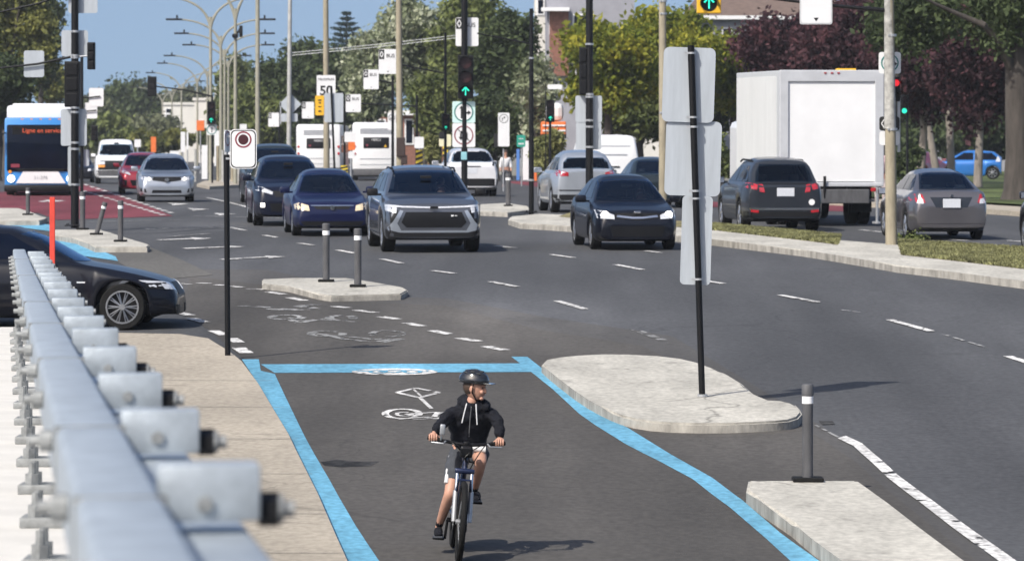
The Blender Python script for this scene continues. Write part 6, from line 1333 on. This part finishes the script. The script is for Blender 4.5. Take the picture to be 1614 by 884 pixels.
bm = bmesh.new(); tube(bm, [(-.22, .21, 1.0), (-.22, .17, 1.07)], .007, 6); box(bm, (-.215, .16, 1.10), (.045, .02, .09), .009); link('mirror', bm, 'alu', hb, 50)
bm = bmesh.new(); box(bm, (0, .12, .93), (.11, .05, .10), .02); link('number_pad', bm, 'black', bk)
bm = bmesh.new(); cyl(bm, (-.045, .64, .285), (-.055, .64, .285), .085, n=24); link('chainring', bm, 'black', bk)
bm = bmesh.new(); ca = R(82); c1 = Vector((0, -math.cos(ca) * .17, math.sin(ca) * .17)); bb = Vector((0, .64, .285))
cyl(bm, (-.09, .64, .285), (.09, .64, .285), .02); tube(bm, [bb + Vector((.085, 0, 0)), bb + Vector((.095, 0, 0)) + c1], .012, 8); tube(bm, [bb + Vector((-.085, 0, 0)), bb + Vector((-.095, 0, 0)) - c1], .012, 8); cr = link('crank', bm, 'black', bk, 50)
mB = Matrix.Translation(gB) @ bk.rotation_euler.to_matrix().to_4x4()
pedU = mB @ (bb + Vector((.15, 0, 0)) + c1); pedD = mB @ (bb + Vector((-.15, 0, 0)) - c1)
for sx, q in ((1, c1), (-1, -c1)):
    bm = bmesh.new(); box(bm, bb + Vector((sx * .15, 0, 0)) + q, (.10, .09, .022), .006); link('pedal', bm, 'black', bk)
hL = mB @ Vector((-.285, .238, 1.01)); hR = mB @ Vector((.285, .238, 1.01)); sad = mB @ Vector((0, .80, .96))
# ---- rider (world coordinates; thing at the saddle)
rd = thing('person', 'young cyclist in black hoodie, grey shorts and black helmet looking to the side', 'person', sad)
def q_(px, py, dy): return W(px, py, YB + dy) - sad
hL_, hR_, pU, pD = [v - sad for v in (hL, hR, pedU, pedD)]
pel = q_(738, 706, .78); chest = q_(741, 660, .58); nb = q_(744, 634, .46); shL = q_(712, 650, .50); shR = q_(774, 650, .50); elL = q_(693, 672, .36); elR = q_(787, 672, .36)
hipL = q_(722, 712, .76); hipR = q_(753, 710, .76); knR = q_(758, 727, .34); knL = q_(709, 778, .46); hd = q_(748, 610, .44)
anR = pU + Vector((-.02, .09, .09)); anL = pD + Vector((-.0, .09, .09)); wrL = hL_ + Vector((.0, .07, .035)); wrR = hR_ + Vector((.0, .07, .035))
V, E, rad = [], [], []
a = chain(V, E, rad, [pel, chest, nb, nb + (hd - nb) * .55], [.10, .10, .05, .045])
for sh, el, wr_ in ((shL, elL, wrL), (shR, elR, wrR)): chain(V, E, rad, [sh, el, wr_], [.036, .026, .021], a[1])
for hp, kn, an in ((hipL, knL, anL), (hipR, knR, anR)): chain(V, E, rad, [hp, hp.lerp(kn, .5), kn, kn.lerp(an, .35), an, an + Vector((0, -.02, -.04))], [.085, .072, .052, .050, .032, .03], a[0])
body = skin('body', V, E, rad, 'skin', rd)
# head facing the right of the picture
bm = bmesh.new(); bmesh.ops.create_uvsphere(bm, u_segments=24, v_segments=16, radius=1)
for v in bm.verts:
    x, y, z = v.co; w = 1.0 - .22 * max(0, -z) ; v.co = Vector((x * .092, y * .072 * w, z * .112)); 
    if z < -.2: v.co.x += .018 * (-z - .2) * 1.2
    if x > .2 and abs(z) < .6: v.co.x = min(v.co.x, .086)
def lump(c, s, rz=0): bmesh.ops.create_uvsphere(bm, u_segments=10, v_segments=8, radius=1, matrix=Matrix.Translation(c) @ Matrix.Rotation(rz, 4, 'Y') @ Matrix.Diagonal((*s, 1)))
lump((.092, 0, -.018), (.018, .013, .028), -.35); lump((.098, 0, -.034), (.013, .014, .011)); lump((.070, 0, -.090), (.020, .026, .018)); lump((0, -.072, -.012), (.020, .010, .030)); lump((0, .072, -.012), (.020, .010, .030)); lump((.080, -.03, -.035), (.02, .022, .02)); lump((.080, .03, -.035), (.02, .022, .02)); lump((.078, 0, .022), (.02, .05, .014))
h = link('head', bm, 'skin', rd, 80); h.location = hd; h.rotation_euler = (0, R(4), R(-20))
bm = bmesh.new(); lump2 = lambda c, s: bmesh.ops.create_uvsphere(bm, u_segments=10, v_segments=8, radius=1, matrix=Matrix.Translation(c) @ Matrix.Diagonal((*s, 1)))
lump2((.083, -.030, .003), (.008, .012, .006)); lump2((.083, .030, .003), (.008, .012, .006)); link('eye', bm, 'hair', h)
bm = bmesh.new(); lump2((.090, 0, -.062), (.007, .024, .0055)); link('mouth', bm, mat('lips', (.38, .14, .11), .5), h)
bm = bmesh.new(); lump2((-.022, 0, .005), (.083, .079, .085)); link('hair', bm, 'hair', h, 80)
# helmet
hm = thing('bicycle_helmet', 'glossy black vented cycling helmet worn by the cyclist', 'helmet', sad + hd + Vector((-.004, 0, .055)), rot=(0, R(6), R(-20)))
bm = bmesh.new(); bmesh.ops.create_uvsphere(bm, u_segments=40, v_segments=20, radius=1)
bmesh.ops.bisect_plane(bm, geom=bm.verts[:] + bm.edges[:] + bm.faces[:], plane_co=(0, 0, -.18), plane_no=(0, 0, -1), clear_outer=True)
for v in bm.verts:
    x, y, z = v.co; rib = 1 + (.05 if int((math.atan2(y, z + .3) + 3.2) * 4.2) % 2 == 0 else -.02) * max(0, z); v.co = Vector((x * .135 * rib, y * .098 * rib, z * .098 * rib))
r = bmesh.ops.solidify(bm, geom=bm.faces[:], thickness=.012); link('shell', bm, 'helmet', hm, 35)
for yy in (-.055, -.02, .02, .055):
    bm = bmesh.new()
    for xx in (-.06, 0, .055):
        z = .098 * math.sqrt(max(.05, 1 - (yy / .098) ** 2 - (xx / .135) ** 2)); bmesh.ops.create_uvsphere(bm, u_segments=10, v_segments=6, radius=1, matrix=Matrix.Translation((xx, yy, z)) @ Matrix.Diagonal((.026, .009, .006, 1)))
    link('vent', bm, 'sign_black', hm)
bm = bmesh.new(); box(bm, (.145, 0, -.008), (.07, .12, .008), .003); link('visor', bm, 'helmet', hm)
bm = bmesh.new(); tube(bm, [(.03, -.088, -.02), (.02, -.080, -.09), (.05, -.03, -.165), (.05, .03, -.165), (.02, .080, -.09), (.03, .088, -.02)], .005, 6); link('chin_strap', bm, 'black', hm)
# hands: palm and five curled fingers round each grip
def hand(w, wr_, sx):
    """w grip point, fingers over the front of the grip, thumb inside"""
    V, E, rad = [], [], []; a = chain(V, E, rad, [wr_, wr_.lerp(w, .55) + Vector((0, 0, .018)), w + Vector((0, .0, .030))], [.021, .024, .020])
    bm = bmesh.new(); out = []
    o = skin('hand', V, E, [(r * 1.5, r * .8) for r in rad], 'skin', rd, 2)
    for k in range(4):
        x = (k - 1.5) * .0195; ln = (.9, 1.05, 1.0, .85)[k]
        P0 = w + Vector((x, .010, .030)); pts = [P0, w + Vector((x, -.020 * ln, .034)), w + Vector((x, -.036 * ln, .012)), w + Vector((x, -.030 * ln, -.014)), w + Vector((x, -.012, -.022 * ln))]
        V, E, rad = [], [], []; chain(V, E, rad, pts, [.0095, .0092, .0088, .0082, .007]); skin('finger', V, E, rad, 'skin', o, 1)
    tx = -sx * .045; pts = [w + Vector((tx * .4, .03, .022)), w + Vector((tx * .95, .018, .018)), w + Vector((tx * 1.2, -.006, .0)), w + Vector((tx * 1.15, -.02, -.014))]
    V, E, rad = [], [], []; chain(V, E, rad, pts, [.012, .011, .0095, .008]); skin('thumb', V, E, rad, 'skin', o, 1)
hand(hL_, wrL, -1); hand(hR_, wrR, 1)
# hoodie
V, E, rad = [], [], []; up = Vector((0, 0, 1))
a = chain(V, E, rad, [pel + Vector((0, -.05, -.01)), pel.lerp(chest, .5), chest, nb + Vector((0, -.005, .035))], [(.165, .14), (.165, .14), (.155, .13), (.078, .078)])
for sh, el, wr_, sx in ((shL, elL, wrL, -1), (shR, elR, wrR, 1)): chain(V, E, rad, [sh, sh.lerp(el, .5) + Vector((sx * .01, 0, 0)), el, el.lerp(wr_, .6), wr_.lerp(el, .08)], [.066, .058, .050, .046, .038], a[2])
hoodie = skin('hoodie', V, E, rad, 'cloth_black', rd, 4); crease(hoodie, .022, 13)
bm = bmesh.new(); tube(bm, [nb + Vector((-.005, -.115, -.03)), chest + Vector((0, -.155, 0)), pel.lerp(chest, .35) + Vector((0, -.16, 0))], .004, 5); link('zip', bm, 'alu', hoodie)
V, E, rad = [], [], []; chain(V, E, rad, [nb + Vector((-.10, .02, -.03)), nb + Vector((-.05, .10, .0)), nb + Vector((.06, .10, .0)), nb + Vector((.13, .02, -.03)), nb + Vector((.11, -.06, -.05))], [.035, .05, .05, .045, .03]); skin('hood', V, E, rad, 'cloth_black', rd, 2)
bm = bmesh.new(); tube(bm, [nb + Vector((-.045, -.075, -.005)), nb + Vector((-.065, -.155, -.08)), nb + Vector((-.085, -.165, -.165))], .005, 6); tube(bm, [nb + Vector((.035, -.085, -.01)), nb + Vector((.04, -.155, -.09)), nb + Vector((.045, -.165, -.18))], .005, 6); link('drawstring', bm, 'cloth_white', rd, 50)
# shorts, socks, shoes
V, E, rad = [], [], []; a = chain(V, E, rad, [pel + Vector((0, 0, -.02)), pel + Vector((0, -.01, .04))], [(.15, .13), (.14, .12)])
for hp, kn, f in ((hipL, knL, .80), (hipR, knR, .66)): chain(V, E, rad, [hp, hp.lerp(kn, .4), hp.lerp(kn, f)], [.108, .098, .088], a[0])
sh_ = skin('shorts', V, E, rad, 'cloth_grey', rd, 3); crease(sh_, .022, 14)
bm = bmesh.new(); u = (knL - hipL); p = hipL + u * .55; tube(bm, [hipL.lerp(knL, .1) + Vector((-.058, -.05, .0)), hipL.lerp(knL, .4) + Vector((-.056, -.055, 0)), hipL.lerp(knL, .74) + Vector((-.048, -.05, 0))], .020, 8); tube(bm, [hipR.lerp(knR, .35) + Vector((-.06, -.01, .075)), hipR.lerp(knR, .66) + Vector((-.035, -.02, .080)), hipR.lerp(knR, .66) + Vector((.05, -.02, .072))], .03, 8); link('side_stripe', bm, 'cloth_white', sh_, 60)
for an, pd in ((anR, pU), (anL, pD)):
    V, E, rad = [], [], []; kn = knR if an is anR else knL; chain(V, E, rad, [an.lerp(kn, .26), an.lerp(kn, .1), an], [.040, .038, .036]); skin('sock', V, E, rad, 'cloth_black', rd, 1)
    V, E, rad = [], [], []; chain(V, E, rad, [pd + Vector((0, .12, .05)), pd + Vector((0, .06, .055)), pd + Vector((0, -.03, .045)), pd + Vector((.0, -.105, .035))], [(.038, .040), (.042, .045), (.042, .034), (.034, .024)]); s_ = skin('shoe', V, E, rad, 'cloth_black', rd, 2)
    bm = bmesh.new(); box(bm, pd + Vector((0, .01, .016)), (.082, .25, .016), .006); link('sole', bm, 'cloth_grey', s_)
# ---- drivers
for t_, (x, y, zz), lab, top in DRV:
    mw = Matrix.Translation(t_.location) @ t_.rotation_euler.to_matrix().to_4x4(); o = thing('person', lab, 'person', mw @ Vector((x, y, .55 + zz * .7)), rot=tuple(t_.rotation_euler), group='drivers')
    V, E, rad = [], [], []; a = chain(V, E, rad, [(0, -.05, 0), (0, -.05, .28), (0, -.06, .44), (0, -.07, .56), (0, -.08, .64)], [.11, .12, .055, .075, .07])
    for sx in (-1, 1): chain(V, E, rad, [(sx * .18, -.07, .38), (sx * .24, -.22, .22), (sx * .16, -.48, .32)], [.05, .04, .032], a[1]); chain(V, E, rad, [(sx * .10, -.2, .02), (sx * .12, -.45, .05), (sx * .12, -.60, -.25)], [.07, .06, .045], a[0])
    skin('body', V, E, rad, 'skin', o, 1)
    V, E, rad = [], [], []; a = chain(V, E, rad, [(0, -.05, 0), (0, -.05, .25), (0, -.06, .40)], [.14, .15, .09])
    for sx in (-1, 1): chain(V, E, rad, [(sx * .18, -.07, .38), (sx * .24, -.22, .22), (sx * .19, -.38, .28)], [.065, .055, .045], a[1])
    skin('shirt', V, E, rad, top, o, 1)
    bm = bmesh.new(); bmesh.ops.create_uvsphere(bm, u_segments=12, v_segments=8, radius=1, matrix=Matrix.Translation((0, -.055, .66)) @ Matrix.Diagonal((.085, .09, .085, 1))); link('hair', bm, 'hair', o, 80)
# ---- pedestrians
def walker(px, py, Y, h, label, top, legs, hatc='hair', h0=.12, lean=0, wide=1.0):
    g = G(px, py, h0) if Y is None else base(px, Y) + Vector((0, 0, h0)); t = thing('person', label, 'person', g, group='pedestrians in the distance'); k = h / 1.72
    V, E, rad = [], [], []; a = chain(V, E, rad, [(0, 0, .92 * k), (0, 0, 1.25 * k), (0, 0, 1.42 * k), (0, 0, 1.54 * k)], [.12, .13, .055, .05])
    for sx in (-1, 1):
        chain(V, E, rad, [(sx * .18 * k, 0, 1.38 * k), (sx * .24 * k, -.02, 1.1 * k), (sx * .25 * k, -.12, .86 * k), (sx * .25 * k, -.15, .78 * k)], [.05, .04, .03, .032], a[1])
        chain(V, E, rad, [(sx * .09 * k, 0, .85 * k), (sx * .10 * k, -.05 * sx, .48 * k), (sx * .1 * k, .06 * sx, .08 * k), (sx * .1 * k, .06 * sx - .12, .04 * k)], [.085, .055, .04, .035], a[0])
    chain(V, E, rad, [(0, -.01, 1.62 * k), (0, -.01, 1.68 * k)], [.085, .08], a[3]); skin('body', V, E, rad, 'skin', t, 1)
    V, E, rad = [], [], []; a = chain(V, E, rad, [(0, 0, .88 * k), (0, 0, 1.15 * k), (0, 0, 1.38 * k)], [.15 * wide, .155 * wide, .10])
    for sx in (-1, 1): chain(V, E, rad, [(sx * .18 * k, 0, 1.37 * k), (sx * .24 * k, -.02, 1.1 * k), (sx * .25 * k, -.09, .92 * k)], [.072, .06, .05], a[2])
    skin('shirt', V, E, rad, top, t, 1); V, E, rad = [], [], []; a = chain(V, E, rad, [(0, 0, .90 * k), (0, 0, .86 * k)], [.14, .13])
    for sx in (-1, 1): chain(V, E, rad, [(sx * .09 * k, 0, .80 * k), (sx * .10 * k, -.05 * sx, .48 * k), (sx * .1 * k, .05 * sx, .14 * k)], [.10, .075, .06], a[1])
    skin('trousers', V, E, rad, legs, t, 1); bm = bmesh.new(); bmesh.ops.create_uvsphere(bm, u_segments=12, v_segments=8, radius=1, matrix=Matrix.Translation((0, .015, 1.69 * k)) @ Matrix.Diagonal((.092, .10, .085, 1))); link('hair', bm, hatc, t, 80); return t
walker(797, 308, 166, 1.42, 'pedestrian in white shirt crossing beside the white crossover', 'cloth_white', 'cloth_grey')
walker(1388, 340, 118, 1.7, 'pedestrian in pale pink patterned clothes half hidden by the thick tan pole', mat('cloth_pink', (.55, .38, .38), .9, var=.6, scale=9), mat('cloth_pale', (.5, .42, .40), .9, var=.5, scale=9), wide=1.2)

# ---------------------------------------------------------------- thin air between here and the far trees
bm = bmesh.new(); box(bm, (0, 420, 14), (1900, 980, 40)); hz = link('haze', bm, None); hz['kind'] = 'stuff'
hm_ = bpy.data.materials.new('haze_air'); hm_.use_nodes = True; hn = hm_.node_tree.nodes; hn.remove(hn['Principled BSDF']); pv = hn.new('ShaderNodeVolumePrincipled'); pv.inputs['Color'].default_value = (.86, .92, 1, 1); pv.inputs['Density'].default_value = .00016
hm_.node_tree.links.new(pv.outputs[0], hn['Material Output'].inputs['Volume']); hz.data.materials.append(hm_); hz.visible_shadow = True
